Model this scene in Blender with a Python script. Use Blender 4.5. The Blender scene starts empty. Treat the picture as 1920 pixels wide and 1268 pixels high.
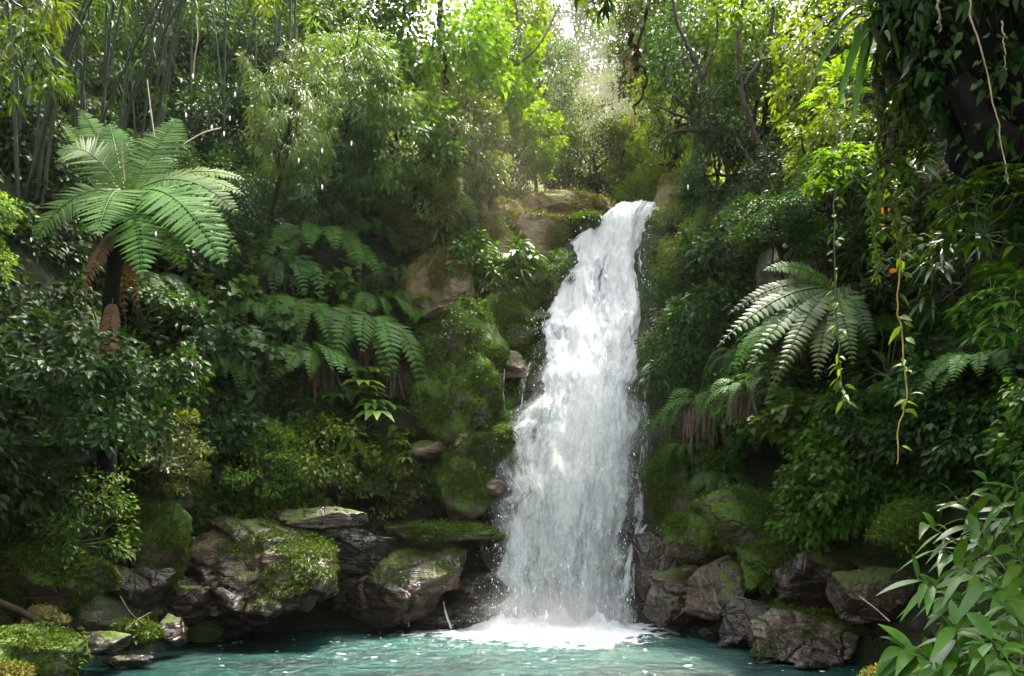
import bpy, bmesh, math, random
import numpy as np
from mathutils import Vector
from mathutils.bvhtree import BVHTree

rng = np.random.default_rng(11)
SC = bpy.context.scene
COL = SC.collection
F, HZ, CZ = 1493.33, 1044.0, 2.0        # focal length in photo pixels, horizon row, eye height


def at(px, py, Y):
    return np.array([(px - 960) / F * Y, Y, CZ + (HZ - py) / F * Y])


def proj(P):
    P = np.asarray(P, float)
    Y = np.maximum(P[..., 1], .1)
    return 960 + P[..., 0] / Y * F, HZ - (P[..., 2] - CZ) / Y * F


def nrm(v):
    v = np.asarray(v, float)
    return v / np.maximum(np.linalg.norm(v, axis=-1, keepdims=True), 1e-9)


# ------------------------------------------------------------------ numpy noise
def _hash(i, j, k, s):
    h = (i * 374761393 + j * 668265263 + k * 2147483647 + s * 974634777) & 0xffffffff
    h = ((h ^ (h >> 13)) * 1274126177) & 0xffffffff
    return ((h ^ (h >> 16)) & 0xffff) / 65535.0


def vnoise(P, s=0):
    P = np.asarray(P, float)
    I = np.floor(P).astype(np.int64)
    f = P - I
    f = f * f * (3 - 2 * f)
    r = 0
    for a in (0, 1):
        for b in (0, 1):
            for c in (0, 1):
                w = (f[..., 0] if a else 1 - f[..., 0]) * (f[..., 1] if b else 1 - f[..., 1]) * (f[..., 2] if c else 1 - f[..., 2])
                r = r + w * _hash(I[..., 0] + a, I[..., 1] + b, I[..., 2] + c, s)
    return r * 2 - 1


def fbm(P, s=0, o=4, g=.5):
    r, a = 0, 1.0
    P = np.asarray(P, float)
    for k in range(o):
        r = r + a * vnoise(P, s + k * 17)
        P = P * 2.03
        a *= g
    return r


def sstep(a, b, x):
    t = np.clip((x - a) / (b - a), 0, 1)
    return t * t * (3 - 2 * t)


# ------------------------------------------------------------------ mesh assembly
class MB:
    def __init__(s):
        s.V, s.Q, s.A, s.n = [], [], [], 0

    def add(s, V, Q, a=None):
        V = np.asarray(V, float).reshape(-1, 3)
        Q = np.asarray(Q, np.int64).reshape(-1, 4)
        s.V.append(V)
        s.Q.append(Q + s.n)
        s.A.append(np.full(len(V), 0.0) if a is None else np.asarray(a, float).reshape(-1))
        s.n += len(V)
        return s

    def mesh(s, name, mat, smooth=True, attr=None):
        V = np.concatenate(s.V)
        Q = np.concatenate(s.Q)
        me = bpy.data.meshes.new(name)
        me.vertices.add(len(V))
        me.vertices.foreach_set('co', V.astype(np.float32).ravel())
        tri = Q[:, 3] == Q[:, 2]                # a quad whose last two corners agree is a triangle
        lens = np.where(tri, 3, 4)
        keep = np.ones(Q.shape, bool)
        keep[tri, 3] = False
        loops = Q[keep]
        me.loops.add(len(loops))
        me.loops.foreach_set('vertex_index', loops.astype(np.int32))
        me.polygons.add(len(Q))
        me.polygons.foreach_set('loop_start', np.concatenate([[0], np.cumsum(lens)[:-1]]).astype(np.int32))
        me.polygons.foreach_set('use_smooth', np.full(len(Q), smooth))
        if attr:
            at_ = me.attributes.new(attr, 'FLOAT', 'POINT')
            at_.data.foreach_set('value', np.concatenate(s.A).astype(np.float32))
        me.update(calc_edges=True)
        if mat:
            me.materials.append(mat)
        return me

    def build(s, name, mat, parent=None, smooth=True, attr=None):
        return link(name, s.mesh(name, mat, smooth, attr), parent)


def link(name, me, parent=None):
    o = bpy.data.objects.new(name, me)
    COL.objects.link(o)
    if parent:
        o.parent = parent
    return o


def tag(o, label=None, cat=None, group=None, kind=None):
    for k, v in (('label', label), ('category', cat), ('group', group), ('kind', kind)):
        if v:
            o[k] = v
    return o


def empty(name, loc, label=None, cat=None, group=None, rz=0, sc=1):
    o = bpy.data.objects.new(name, None)
    COL.objects.link(o)
    o.location = [float(x) for x in loc]
    o.rotation_euler = (0, 0, rz)
    o.scale = (sc, sc, sc)
    o.empty_display_size = .1
    return tag(o, label, cat, group)


def grid_q(nr, nc):
    i = np.arange(nr - 1)[:, None] * nc + np.arange(nc - 1)[None]
    return np.stack([i, i + 1, i + nc + 1, i + nc], -1).reshape(-1, 4)


def tube(P, R, k=6):
    P = np.asarray(P, float)
    n = len(P)
    R = np.broadcast_to(R, (n,)).astype(float)
    T = nrm(np.gradient(P, axis=0))
    ref = np.array([0, 0, 1.]) if abs(T[:, 2]).mean() < .8 else np.array([1., 0, 0])
    A = nrm(np.cross(T, ref))
    B = np.cross(T, A)
    th = np.linspace(0, 2 * np.pi, k, endpoint=False)
    V = P[:, None] + R[:, None, None] * (A[:, None] * np.cos(th)[None, :, None] + B[:, None] * np.sin(th)[None, :, None])
    i = np.arange(n - 1)[:, None] * k
    j = np.arange(k)[None]
    Q = np.stack([i + j, i + (j + 1) % k, i + k + (j + 1) % k, i + k + j], -1).reshape(-1, 4)
    return V.reshape(-1, 3), Q


def bez(a, b, c, n=12):
    t = np.linspace(0, 1, n)[:, None]
    return (1 - t) ** 2 * np.asarray(a) + 2 * t * (1 - t) * np.asarray(b) + t * t * np.asarray(c)


def spline(pts, n=30):
    pts = np.asarray(pts, float)
    P = np.concatenate([[2 * pts[0] - pts[1]], pts, [2 * pts[-1] - pts[-2]]])
    m = len(pts) - 1
    u = np.linspace(0, m - 1e-6, n)
    i = u.astype(int)
    t = (u - i)[:, None]
    p0, p1, p2, p3 = P[i], P[i + 1], P[i + 2], P[i + 3]
    return .5 * ((2 * p1) + (p2 - p0) * t + (2 * p0 - 5 * p1 + 4 * p2 - p3) * t * t + (3 * p1 - p0 - 3 * p2 + p3) * t ** 3)


PROF = {
    'ovate': lambda t: np.sin(np.pi * np.clip(t, 0, 1) ** .72) ** .85,
    'lance': lambda t: np.sin(np.pi * t ** .8),
    'strap': lambda t: np.minimum(1, np.minimum(t * 6 + .5, (1 - t) * 2.4)),
    'heart': lambda t: np.minimum(1, t * 7) ** .5 * (1 - t) ** .6 * 1.25,
}


def leaves(P, D, N, L, W, n=2, fold=.2, droop=.2, prof='ovate'):
    """many leaves at once: base P, direction D, upper side N"""
    P = np.asarray(P, float).reshape(-1, 3)
    k = len(P)
    D = nrm(np.broadcast_to(D, (k, 3)))
    S = nrm(np.cross(D, np.broadcast_to(N, (k, 3))))
    N = np.cross(S, D)
    L = np.broadcast_to(L, (k,))[:, None, None]
    W = np.broadcast_to(W, (k,))[:, None, None]
    dr = np.broadcast_to(droop, (k,))[:, None, None]
    if n == 1:                                    # two folded quads, six corners
        t = np.array([0, .32, .72, 1.0])
        w = np.array([0, .95, .7, 0])
        mid = P[:, None] + D[:, None] * L * t[None, :, None] - np.array([0, 0, 1.]) * dr * L * (t ** 2)[None, :, None]
        off = (S[:, None] + N[:, None] * fold) * W * .5
        V = np.stack([mid[:, 0], mid[:, 3], mid[:, 1] + off[:, 0] * w[1], mid[:, 2] + off[:, 0] * w[2],
                      mid[:, 1] + (N[:, None] * fold - S[:, None])[:, 0] * W[:, 0] * .5 * w[1],
                      mid[:, 2] + (N[:, None] * fold - S[:, None])[:, 0] * W[:, 0] * .5 * w[2]], 1)
        base = np.arange(k)[:, None] * 6
        Q = np.stack([base + np.array([[0, 2, 3, 1]]), base + np.array([[0, 1, 5, 4]])], 1)
        return V.reshape(-1, 3), Q.reshape(-1, 4)
    t = np.linspace(0, 1, n + 1)
    w = PROF[prof](t)
    w[0] = max(w[0], .06)
    w[-1] = .03
    mid = P[:, None] + D[:, None] * L * t[None, :, None] - np.array([0, 0, 1.]) * dr * L * (t ** 2)[None, :, None]
    e = W * .5 * w[None, :, None]
    V = np.stack([mid + (N[:, None] * fold + S[:, None]) * e, mid, mid + (N[:, None] * fold - S[:, None]) * e], 2)
    r = np.arange(n) * 3
    q = np.stack([np.stack([r, r + 1, r + 4, r + 3], -1), np.stack([r + 1, r + 2, r + 5, r + 4], -1)], 1).reshape(-1, 4)
    Q = (np.arange(k)[:, None, None] * (3 * (n + 1)) + q[None]).reshape(-1, 4)
    return V.reshape(-1, 3), Q


# ------------------------------------------------------------------ materials
class NT:
    def __init__(s, name):
        s.m = bpy.data.materials.new(name)
        s.m.use_nodes = True
        s.t = s.m.node_tree
        s.t.nodes.clear()
        s.out = s.t.nodes.new('ShaderNodeOutputMaterial')

    def n(s, typ, ins=None, **kw):
        nd = s.t.nodes.new(typ)
        for k, v in kw.items():
            setattr(nd, k, v)
        for k, v in (ins or {}).items():
            i = nd.inputs[k]
            if isinstance(v, bpy.types.NodeSocket):
                s.t.links.new(v, i)
            else:
                i.default_value = v
        return nd

    def math(s, op, a, b=0.0, clamp=False):
        return s.n('ShaderNodeMath', {0: a, 1: b}, operation=op, use_clamp=clamp).outputs[0]

    def mix(s, f, a, b):
        nd = s.t.nodes.new('ShaderNodeMix')
        nd.data_type = 'RGBA'
        for k, v in ((0, f), (6, a), (7, b)):
            if isinstance(v, bpy.types.NodeSocket):
                s.t.links.new(v, nd.inputs[k])
            else:
                nd.inputs[k].default_value = v if k == 0 else (*v, 1)
        return nd.outputs[2]

    def noise(s, co, scale, detail=4, rough=.55, dist=0.0):
        return s.n('ShaderNodeTexNoise', {'Vector': co, 'Scale': scale, 'Detail': detail, 'Roughness': rough, 'Distortion': dist}).outputs[0]

    def ramp(s, x, lo, hi):
        return s.n('ShaderNodeMapRange', {0: x, 1: lo, 2: hi, 3: 0.0, 4: 1.0}, interpolation_type='SMOOTHSTEP').outputs[0]

    def end(s, sh, disp=None, vol=None):
        if sh:
            s.t.links.new(sh, s.out.inputs[0])
        if vol:
            s.t.links.new(vol, s.out.inputs[1])
        return s.m


def leaf_mat(name, a, b, tr=.3, rough=.42, spec=.5, trc=None):
    t = NT(name)
    g = t.n('ShaderNodeNewGeometry').outputs['Random Per Island']
    o = t.n('ShaderNodeObjectInfo').outputs['Random']
    c = t.mix(g, tuple(x * k_ for x, k_ in zip(a, (.80, .74, .6))), tuple(x * k_ for x, k_ in zip(b, (.84, .76, .6))))
    ps = t.n('ShaderNodeNewGeometry').outputs['Position']
    v = t.n('ShaderNodeMapRange', {0: o, 3: .8, 4: 1.2}).outputs[0]
    v = t.math('MULTIPLY', v, t.n('ShaderNodeMapRange', {0: t.noise(ps, 14, 3, .6), 1: .25, 2: .75, 3: .72, 4: 1.25}).outputs[0])
    v = t.math('MULTIPLY', v, t.n('ShaderNodeMapRange', {0: t.noise(ps, .8, 2, .6), 1: .3, 2: .7, 3: .78, 4: 1.22}).outputs[0])
    h = t.n('ShaderNodeMapRange', {0: o, 3: .485, 4: .51}).outputs[0]
    c = t.n('ShaderNodeHueSaturation', {'Hue': h, 'Value': v, 'Color': c}).outputs[0]
    p = t.n('ShaderNodeBsdfPrincipled', {'Base Color': c, 'Roughness': rough, 'Specular IOR Level': spec})
    tc = t.n('ShaderNodeMix', {6: c, 7: (*(trc or (1.9, 1.7, .7)), 1), 0: 1.0}, data_type='RGBA', blend_type='MULTIPLY').outputs[2]
    tl = t.n('ShaderNodeBsdfTranslucent', {'Color': tc})
    return t.end(t.n('ShaderNodeMixShader', {0: tr, 1: p.outputs[0], 2: tl.outputs[0]}).outputs[0])


def rock_mat(name, c1, c2, moss=.5, wet=.35, mossc=((.035, .065, .008), (.10, .145, .015)), scale=1.0, strata=1.1, lich=.0):
    t = NT(name)
    co = t.n('ShaderNodeNewGeometry').outputs['Position']
    geo = t.n('ShaderNodeNewGeometry')
    n1 = t.noise(co, 1.3 * scale, 8, .62)
    n2 = t.noise(co, 7 * scale, 6, .65)
    st = t.n('ShaderNodeMapping', {0: co, 3: (1.2, 1.2, 7 * strata)}).outputs[0]
    n3 = t.noise(st, .7 * scale, 5, .6, .6)
    vo = t.n('ShaderNodeTexVoronoi', {'Vector': t.n('ShaderNodeMapping', {0: co, 3: (1., 1., 2.2)}).outputs[0], 'Scale': 1.4 * scale}, feature='DISTANCE_TO_EDGE').outputs[0]
    crack = t.ramp(vo, 0.0, .035)
    c1, c2 = tuple(x * k_ for x, k_ in zip(c1, (.66, .58, .5))), tuple(x * k_ for x, k_ in zip(c2, (.72, .62, .52)))
    c = t.mix(t.ramp(n1, .32, .68), c1, c2)
    c = t.mix(t.ramp(n3, .42, .72), c, tuple(x * .55 for x in c1))
    c = t.mix(t.math('MULTIPLY', t.ramp(n2, .58, .75), .45), c, tuple(min(1, x * 1.7) for x in c2))
    nz = t.n('ShaderNodeSeparateXYZ', {0: geo.outputs['Normal']}).outputs[2]
    m = t.math('ADD', t.math('MULTIPLY', nz, .55), t.math('MULTIPLY', t.noise(co, 1.1, 6, .6), 1.5))
    m = t.math('ADD', m, t.math('MULTIPLY', t.noise(co, 9, 4, .7), .35))
    m = t.ramp(m, 1.55 - moss, 1.75 - moss)
    mc = t.mix(t.noise(co, 5, 6, .7), mossc[0], mossc[1])
    mc = t.mix(t.math('MULTIPLY', t.ramp(t.noise(co, 2.6, 5, .65), .56, .68), .7), mc, (.045, .034, .014))
    c = t.mix(m, c, mc)
    r = t.mix(m, (wet,) * 3, (.9,) * 3)
    r = t.math('ADD', r, t.math('MULTIPLY', t.math('SUBTRACT', n2, .5), .4))
    # splash-wetted band just above the pool
    wz = t.math('SUBTRACT', t.n('ShaderNodeSeparateXYZ', {0: co}).outputs[2], t.math('MULTIPLY', n1, .9))
    wet_ = t.math('SUBTRACT', 1.0, t.ramp(wz, -.25, .12))
    c = t.mix(t.math('MULTIPLY', wet_, .55), c, (.012, .011, .009))
    r = t.math('SUBTRACT', r, t.math('MULTIPLY', wet_, .3))
    hgt = t.math('ADD', t.math('MULTIPLY', n1, .5), t.math('MULTIPLY', n2, .22))
    hgt = t.math('ADD', hgt, t.math('MULTIPLY', n3, .35))
    hgt = t.math('ADD', hgt, t.math('MULTIPLY', crack, .12))
    mh = t.noise(co, 38, 3, .7)
    hgt = t.math('ADD', hgt, t.math('MULTIPLY', t.math('MULTIPLY', m, mh), .35))
    b = t.n('ShaderNodeBump', {'Height': hgt, 'Strength': .9, 'Distance': .16})
    return t.end(t.n('ShaderNodeBsdfPrincipled', {'Base Color': c, 'Roughness': r, 'Normal': b.outputs[0], 'Specular IOR Level': .5}).outputs[0])


def bark_mat(name, a, b, moss=.3, mossc=((.03, .055, .008), (.09, .13, .015)), sz=1.0):
    t = NT(name)
    co = t.n('ShaderNodeNewGeometry').outputs['Position']
    st = t.n('ShaderNodeMapping', {0: co, 3: (9 * sz, 9 * sz, 2 * sz)}).outputs[0]
    n1 = t.noise(st, 1.0, 6, .65, .5)
    n2 = t.noise(co, 2.2 * sz, 5, .6)
    c = t.mix(t.ramp(n1, .3, .7), a, b)
    m = t.ramp(n2, .72 - moss * .5, .80 - moss * .5)
    c = t.mix(m, c, t.mix(t.noise(co, 20, 4), *mossc))
    h = t.math('ADD', n1, t.math('MULTIPLY', t.math('MULTIPLY', m, t.noise(co, 50, 3)), .6))
    bp = t.n('ShaderNodeBump', {'Height': h, 'Strength': .8, 'Distance': .05})
    return t.end(t.n('ShaderNodeBsdfPrincipled', {'Base Color': c, 'Roughness': .85, 'Normal': bp.outputs[0], 'Specular IOR Level': .15}).outputs[0])


def plain_mat(name, a, b, rough=.6, scale=8.0, tr=0.0):
    t = NT(name)
    co = t.n('ShaderNodeTexCoord').outputs['Object']
    c = t.mix(t.ramp(t.noise(co, scale, 5), .3, .7), a, b)
    p = t.n('ShaderNodeBsdfPrincipled', {'Base Color': c, 'Roughness': rough}).outputs[0]
    if tr:
        p = t.n('ShaderNodeMixShader', {0: tr, 1: p, 2: t.n('ShaderNodeBsdfTranslucent', {'Color': c}).outputs[0]}).outputs[0]
    return t.end(p)


M = {}
M['leaf_dark'] = leaf_mat('dark leaf', (.010, .038, .005), (.028, .084, .011), .25, .55, .22)  # dark green, lowered further to stand in for canopy shade on the sides
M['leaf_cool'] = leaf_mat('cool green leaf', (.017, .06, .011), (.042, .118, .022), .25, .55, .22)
M['leaf_mid'] = leaf_mat('mid green leaf', (.03, .09, .008), (.07, .165, .015), .32, .55, .22)
M['leaf_light'] = leaf_mat('light green leaf', (.055, .135, .01), (.12, .24, .018), .38, .55, .22)
M['leaf_olive'] = leaf_mat('olive leaf', (.045, .09, .01), (.11, .165, .02), .35, .5, .3)
M['leaf_yellow'] = leaf_mat('lime green leaf', (.075, .16, .008), (.16, .26, .015), .48, .5, .3, trc=(1.6, 1.6, .5))
M['leaf_glossy'] = leaf_mat('glossy leaf', (.028, .10, .012), (.07, .175, .022), .26, .38, .4)
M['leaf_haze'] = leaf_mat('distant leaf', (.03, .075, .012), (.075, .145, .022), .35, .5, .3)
M['leaf_haze_lit'] = leaf_mat('sunlit distant leaf', (.07, .12, .02), (.15, .20, .035), .4, .6, .2)  # paler, yellower copy: sunlight on the far slope put into the leaf colour
M['fern'] = leaf_mat('fern frond', (.034, .11, .018), (.066, .165, .032), .24, .58, .12)
M['fern_light'] = leaf_mat('lit fern frond', (.055, .14, .014), (.10, .20, .026), .3, .58, .12)  # brighter copy of the frond green, with a lit tone in its colour
M['bamboo_leaf'] = leaf_mat('bamboo leaf', (.055, .135, .025), (.115, .21, .05), .38, .42, .4)
M['dead'] = leaf_mat('dead frond', (.10, .055, .028), (.17, .095, .05), .2, .7)
M['orange'] = leaf_mat('orange leaf', (.45, .14, .01), (.6, .22, .015), .45, .5, trc=(1.4, 1.1, .6))
M['stalk'] = plain_mat('green stalk', (.035, .06, .015), (.08, .11, .03), .5)
M['dry_stalk'] = plain_mat('dry stalk', (.16, .12, .07), (.3, .24, .15), .7)
M['pale_stalk'] = plain_mat('yellow vine stem', (.2, .16, .03), (.36, .27, .06), .6)
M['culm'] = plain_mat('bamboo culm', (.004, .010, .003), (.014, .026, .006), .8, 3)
M['bark'] = bark_mat('dark bark', (.018, .013, .009), (.05, .038, .026), .25)
M['bark_moss'] = bark_mat('mossy bark', (.02, .016, .01), (.05, .04, .028), .62)
M['bark_pale'] = bark_mat('pale bark', (.05, .042, .03), (.11, .09, .065), .2)
M['bark_black'] = bark_mat('shaded bark', (.002, .0017, .0014), (.008, .0062, .0045), .2)  # near-black albedo: the trunk's shade is put into the bark colour
M['root'] = plain_mat('dead root fringe', (.035, .022, .013), (.09, .058, .035), .8)
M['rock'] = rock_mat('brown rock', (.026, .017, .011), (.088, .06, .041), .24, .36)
M['rock_wet'] = rock_mat('wet dark rock', (.018, .013, .009), (.06, .043, .032), .26, .34)
M['rock_mossy'] = rock_mat('mossy rock', (.045, .034, .024), (.11, .08, .055), .74, .4, mossc=((.028, .07, .003), (.085, .165, .007)))
M['rock_pink'] = rock_mat('pale rock', (.14, .097, .072), (.30, .225, .175), .38, .4, scale=1.6)
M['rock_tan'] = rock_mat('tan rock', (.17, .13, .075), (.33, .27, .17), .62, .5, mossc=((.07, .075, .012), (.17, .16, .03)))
M['terrain'] = rock_mat('mossy earth', (.028, .022, .015), (.075, .058, .04), .6, .6, mossc=((.008, .019, .002), (.026, .05, .005)))  # dark humus tones, deepened so gaps between leaves read as shade
M['moss'] = leaf_mat('moss tuft', (.024, .052, .003), (.075, .145, .008), .25, .8, .15)
M['moss_tan'] = leaf_mat('dry moss', (.07, .085, .01), (.17, .17, .03), .2, .8, .2)
M['water_drop'] = plain_mat('falling drop', (.85, .88, .9), (.92, .94, .95), .15)

# ------------------------------------------------------------------ camera, light
cam = bpy.data.cameras.new('Camera')
cam.lens = 28
cam.sensor_width = 36
cam.shift_y = (HZ - 634) / 1920
cam.clip_start = .1
cam.clip_end = 1000
co = bpy.data.objects.new('Camera', cam)
COL.objects.link(co)
co.location = (0, 0, CZ)
co.rotation_euler = (math.radians(90), 0, 0)
SC.camera = co

SUN_EL, SUN_AZ = math.radians(69), math.radians(26)       # azimuth clockwise from +Y
sd = np.array([math.cos(SUN_EL) * math.sin(SUN_AZ), math.cos(SUN_EL) * math.cos(SUN_AZ), math.sin(SUN_EL)])
sun = bpy.data.lights.new('Sun', 'SUN')
sun.energy = 2.6
sun.angle = math.radians(3)
sun.color = (1, .92, .74)
so = bpy.data.objects.new('Sun', sun)
COL.objects.link(so)
so.location = (0, 0, 60)
so.rotation_euler = Vector(sd).to_track_quat('Z', 'Y').to_euler()
w = bpy.data.worlds.new('World')
SC.world = w
w.use_nodes = True
bg = w.node_tree.nodes['Background']
sky = w.node_tree.nodes.new('ShaderNodeTexSky')
sky.sky_type = 'NISHITA'
sky.sun_disc = False
sky.sun_elevation = SUN_EL
sky.sun_rotation = SUN_AZ
sky.dust_density = 2.5
hs = w.node_tree.nodes.new('ShaderNodeHueSaturation')     # thin bright cloud: a paler sky
hs.inputs['Saturation'].default_value = .12
w.node_tree.links.new(sky.outputs[0], hs.inputs['Color'])
w.node_tree.links.new(hs.outputs[0], bg.inputs[0])
bg.inputs[1].default_value = .15
SC.view_settings.view_transform = 'Standard'
SC.view_settings.look = 'None'
SC.view_settings.exposure = 2.95
SC.view_settings.gamma = 1
SC.cycles.use_denoising = True
SC.cycles.max_bounces = 7
SC.cycles.diffuse_bounces = 2
SC.cycles.glossy_bounces = 2
SC.cycles.transmission_bounces = 4
SC.cycles.transparent_max_bounces = 16
SC.cycles.volume_bounces = 0
SC.cycles.caustics_reflective = False
SC.cycles.caustics_refractive = False

# ------------------------------------------------------------------ gorge terrain
PLAN = [(-300, 6), (-250, 9), (0, 13.3), (280, 16), (420, 19), (640, 21), (900, 22.5), (1050, 22.8), (1200, 22.3), (1330, 20), (1420, 16.8),
        (1560, 15), (1700, 13), (2000, 10), (2300, 6), (2700, 4)]
plan = np.array([[(p - 960) / F * y, y] for p, y in PLAN])
NS = 420
pl = spline(np.c_[plan, np.zeros(len(plan))], 2000)[:, :2]
d = np.r_[0, np.cumsum(np.linalg.norm(np.diff(pl, axis=0), axis=1))]
u_ = np.linspace(0, d[-1], NS)
pl = np.c_[np.interp(u_, d, pl[:, 0]), np.interp(u_, d, pl[:, 1])]
tan = nrm(np.gradient(pl, axis=0))
nor = np.c_[-tan[:, 1], tan[:, 0]]
for _ in range(60):
    nor[1:-1] = (nor[:-2] + nor[1:-1] + nor[2:]) / 3
nor = nrm(nor)
PRL = [(.5, -2.5), (0, -.3), (.5, .8), (1.3, 1.8), (1.6, 2.6), (.2, 3.0), (.3, 3.5), (1.2, 4.8), (1.8, 7), (2.6, 9.5), (3.8, 12), (6, 14.5), (10, 19), (16, 26), (26, 36), (40, 48)]
PRF = [(0, -2.5), (0, -.3), (.2, 1), (.3, 2), (.4, 3), (.5, 4), (.7, 5.5), (1.0, 7), (1.3, 8.2), (2.2, 9.8), (3.0, 11.5), (3.4, 13.15), (9, 13.5), (20, 16), (36, 27), (60, 50)]
PRR = [(.5, -2.5), (0, -.3), (.3, .8), (.6, 1.8), (.9, 2.8), (.4, 3.2), (.5, 4), (.8, 5.5), (1.2, 7.5), (1.8, 9.5), (2.4, 12), (3.4, 14.5), (7, 19), (13, 26), (24, 36), (38, 48)]
sub = 11
ti = np.linspace(0, 15, 15 * sub + 1)
prof = [np.c_[np.interp(ti, range(16), [p[0] for p in q]), np.interp(ti, range(16), [p[1] for p in q])] for q in (PRL, PRF, PRR)]
ppx = 960 + pl[:, 0] / pl[:, 1] * F
sidx = np.arange(NS)
smid = np.argmin(abs(ppx - 1080) + abs(pl[:, 1] - 22.8) * 100)
wl = np.where(sidx < smid, 1 - sstep(800, 925, ppx), 0)
wr = np.where(sidx > smid, sstep(1215, 1285, ppx), 0)
wl = np.where((sidx < smid) & (pl[:, 1] < 15), 1, wl)
wr = np.where((sidx > smid) & (pl[:, 1] < 15), 1, wr)
wf = 1 - wl - wr
PR = wl[:, None, None] * prof[0] + wf[:, None, None] * prof[1] + wr[:, None, None] * prof[2]
NTT = len(ti)
TP = np.zeros((NS, NTT, 3))
TP[..., 0] = pl[:, None, 0] + nor[:, None, 0] * PR[..., 0]
TP[..., 1] = pl[:, None, 1] + nor[:, None, 1] * PR[..., 0]
TP[..., 2] = PR[..., 1]
gpx, gpy = proj(TP)
amp = .75 * (1 - .8 * wf[:, None] * sstep(15.5, 13.2, TP[..., 2])) * sstep(-1, 1.5, TP[..., 2]) * (1 + sstep(12, 30, TP[..., 2]) * 2.5)
nz_ = fbm(TP * np.array([.32, .32, .5]), 3, 5, .55)
strat = (_hash(np.floor(TP[..., 2] * 1.7 + .4 * fbm(TP * .25, 9)).astype(np.int64), np.zeros(TP.shape[:2], np.int64), np.zeros(TP.shape[:2], np.int64), 5) - .5) * .5
off = amp * nz_ + strat * sstep(8, 3, TP[..., 2]) * (1 - .6 * wf[:, None])
TP[..., 0] += nor[:, None, 0] * off
TP[..., 1] += nor[:, None, 1] * off
TP[..., 2] += .35 * off * sstep(0, 3, TP[..., 2])
# dark hollows eaten into the walls: (column, row, half width, half height, depth)
CAVE = np.zeros(TP.shape[:2])
for cx_, cy_, rx_, ry_, dp_ in ((255, 925, 95, 48, 2.6), (770, 955, 150, 42, 2.2), (1420, 865, 75, 95, 2.2), (1720, 1030, 110, 38, 2.0), (520, 1160, 130, 40, 1.6), (620, 800, 75, 55, 1.3), (1500, 330, 80, 70, 2.5), (840, 1060, 90, 60, 1.4)):
    ok_ = (TP[..., 1] < 27) & (TP[..., 1] > 6)
    wv_ = np.exp(-np.abs((gpx - cx_) / rx_) ** 3 - np.abs((gpy - cy_) / ry_) ** 3) * ok_
    CAVE = np.maximum(CAVE, wv_)
    TP[..., 0] += nor[:, None, 0] * wv_ * dp_
    TP[..., 1] += nor[:, None, 1] * wv_ * dp_
mb = MB().add(TP.reshape(-1, 3), grid_q(NS, NTT)[:, ::-1])
terr = mb.build('hillside', M['terrain'])
tag(terr, 'mossy rock gorge walls and forested slopes around the pool', 'hillside', kind='structure')
BV = BVHTree.FromPolygons([tuple(v) for v in TP.reshape(-1, 3)], [tuple(int(i) for i in q) for q in grid_q(NS, NTT)])


def hit(px, py):
    o = Vector((0, 0, CZ))
    dd = Vector(((px - 960) / F, 1, (HZ - py) / F)).normalized()
    p, n, i, ds = BV.ray_cast(o, dd)
    if p is None:
        return None
    n = np.array(n)
    if np.dot(n, np.array(dd)) > 0:
        n = -n
    return np.array(p), n


def hitY(px, py, dflt=40):
    h = hit(px, py)
    return h[0][1] if h else dflt


# bed of the pool and the bank the photographer stands on
xs, ys = np.linspace(-14, 14, 60), np.linspace(-6, 26, 60)
X, Y = np.meshgrid(xs, ys)
Z = -1.6 + 1.9 * sstep(9.5, 3, Y) + .25 * fbm(np.stack([X * .5, Y * .5, X * 0], -1), 2)
tag(MB().add(np.stack([X, Y, Z], -1), grid_q(60, 60)).build('riverbed', M['terrain']), 'gravelly bed of the pool', 'riverbed', kind='structure')
# ------------------------------------------------------------------ pool
def pool_mat():
    t = NT('teal pool water')
    co = t.n('ShaderNodeNewGeometry').outputs['Position']
    st = t.n('ShaderNodeMapping', {0: co, 3: (1, 1.5, 1)}).outputs[0]
    n1 = t.noise(st, 2.2, 6, .6, .4)
    n2 = t.noise(st, 9, 4, .6, .3)
    h = t.math('ADD', t.math('MULTIPLY', n1, .7), t.math('MULTIPLY', n2, .22))
    b = t.n('ShaderNodeBump', {'Height': h, 'Strength': .9, 'Distance': .2})
    c = t.mix(t.ramp(t.noise(co, .55, 4), .35, .65), (.0016, .0145, .0125), (.0036, .038, .032))
    c = t.mix(t.n('ShaderNodeAttribute', attribute_name='aer').outputs[2], c, (.022, .08, .07))
    return t.end(t.n('ShaderNodeBsdfPrincipled', {'Base Color': c, 'Roughness': .10, 'IOR': 1.33, 'Normal': b.outputs[0], 'Specular IOR Level': .5}).outputs[0])


FX, FY = .95, 20.6                                # middle of the plunge foam


def pool_z(X, Y):
    r = np.hypot((X - FX), (Y - FY - 1))
    k = .35 + 1.4 * np.exp(-((r - 2.5) / 3.5) ** 2)
    P = np.stack([X * .9, Y * 1.6, X * 0], -1)
    return k * (.05 * fbm(P, 41, 3) + .035 * fbm(P * 3.1, 45, 3)) + .03 * np.sin(r * 5 + 2 * fbm(P * .6, 6, 2)) * np.exp(-r * .25)


xs, ys = np.linspace(-11, 9, 320), np.linspace(2.5, 24.5, 360)
X, Y = np.meshgrid(xs, ys)
r = np.hypot((X - FX) / 3.4, (Y - FY) / 3.4)
aer = np.clip(1.25 - .55 * r, 0, 1) * .75
pool = MB().add(np.stack([X, Y, pool_z(X, Y)], -1), grid_q(360, 320), aer).build('water', pool_mat(), attr='aer')
tag(pool, 'choppy teal plunge pool below the waterfall', 'water', kind='structure')


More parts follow.
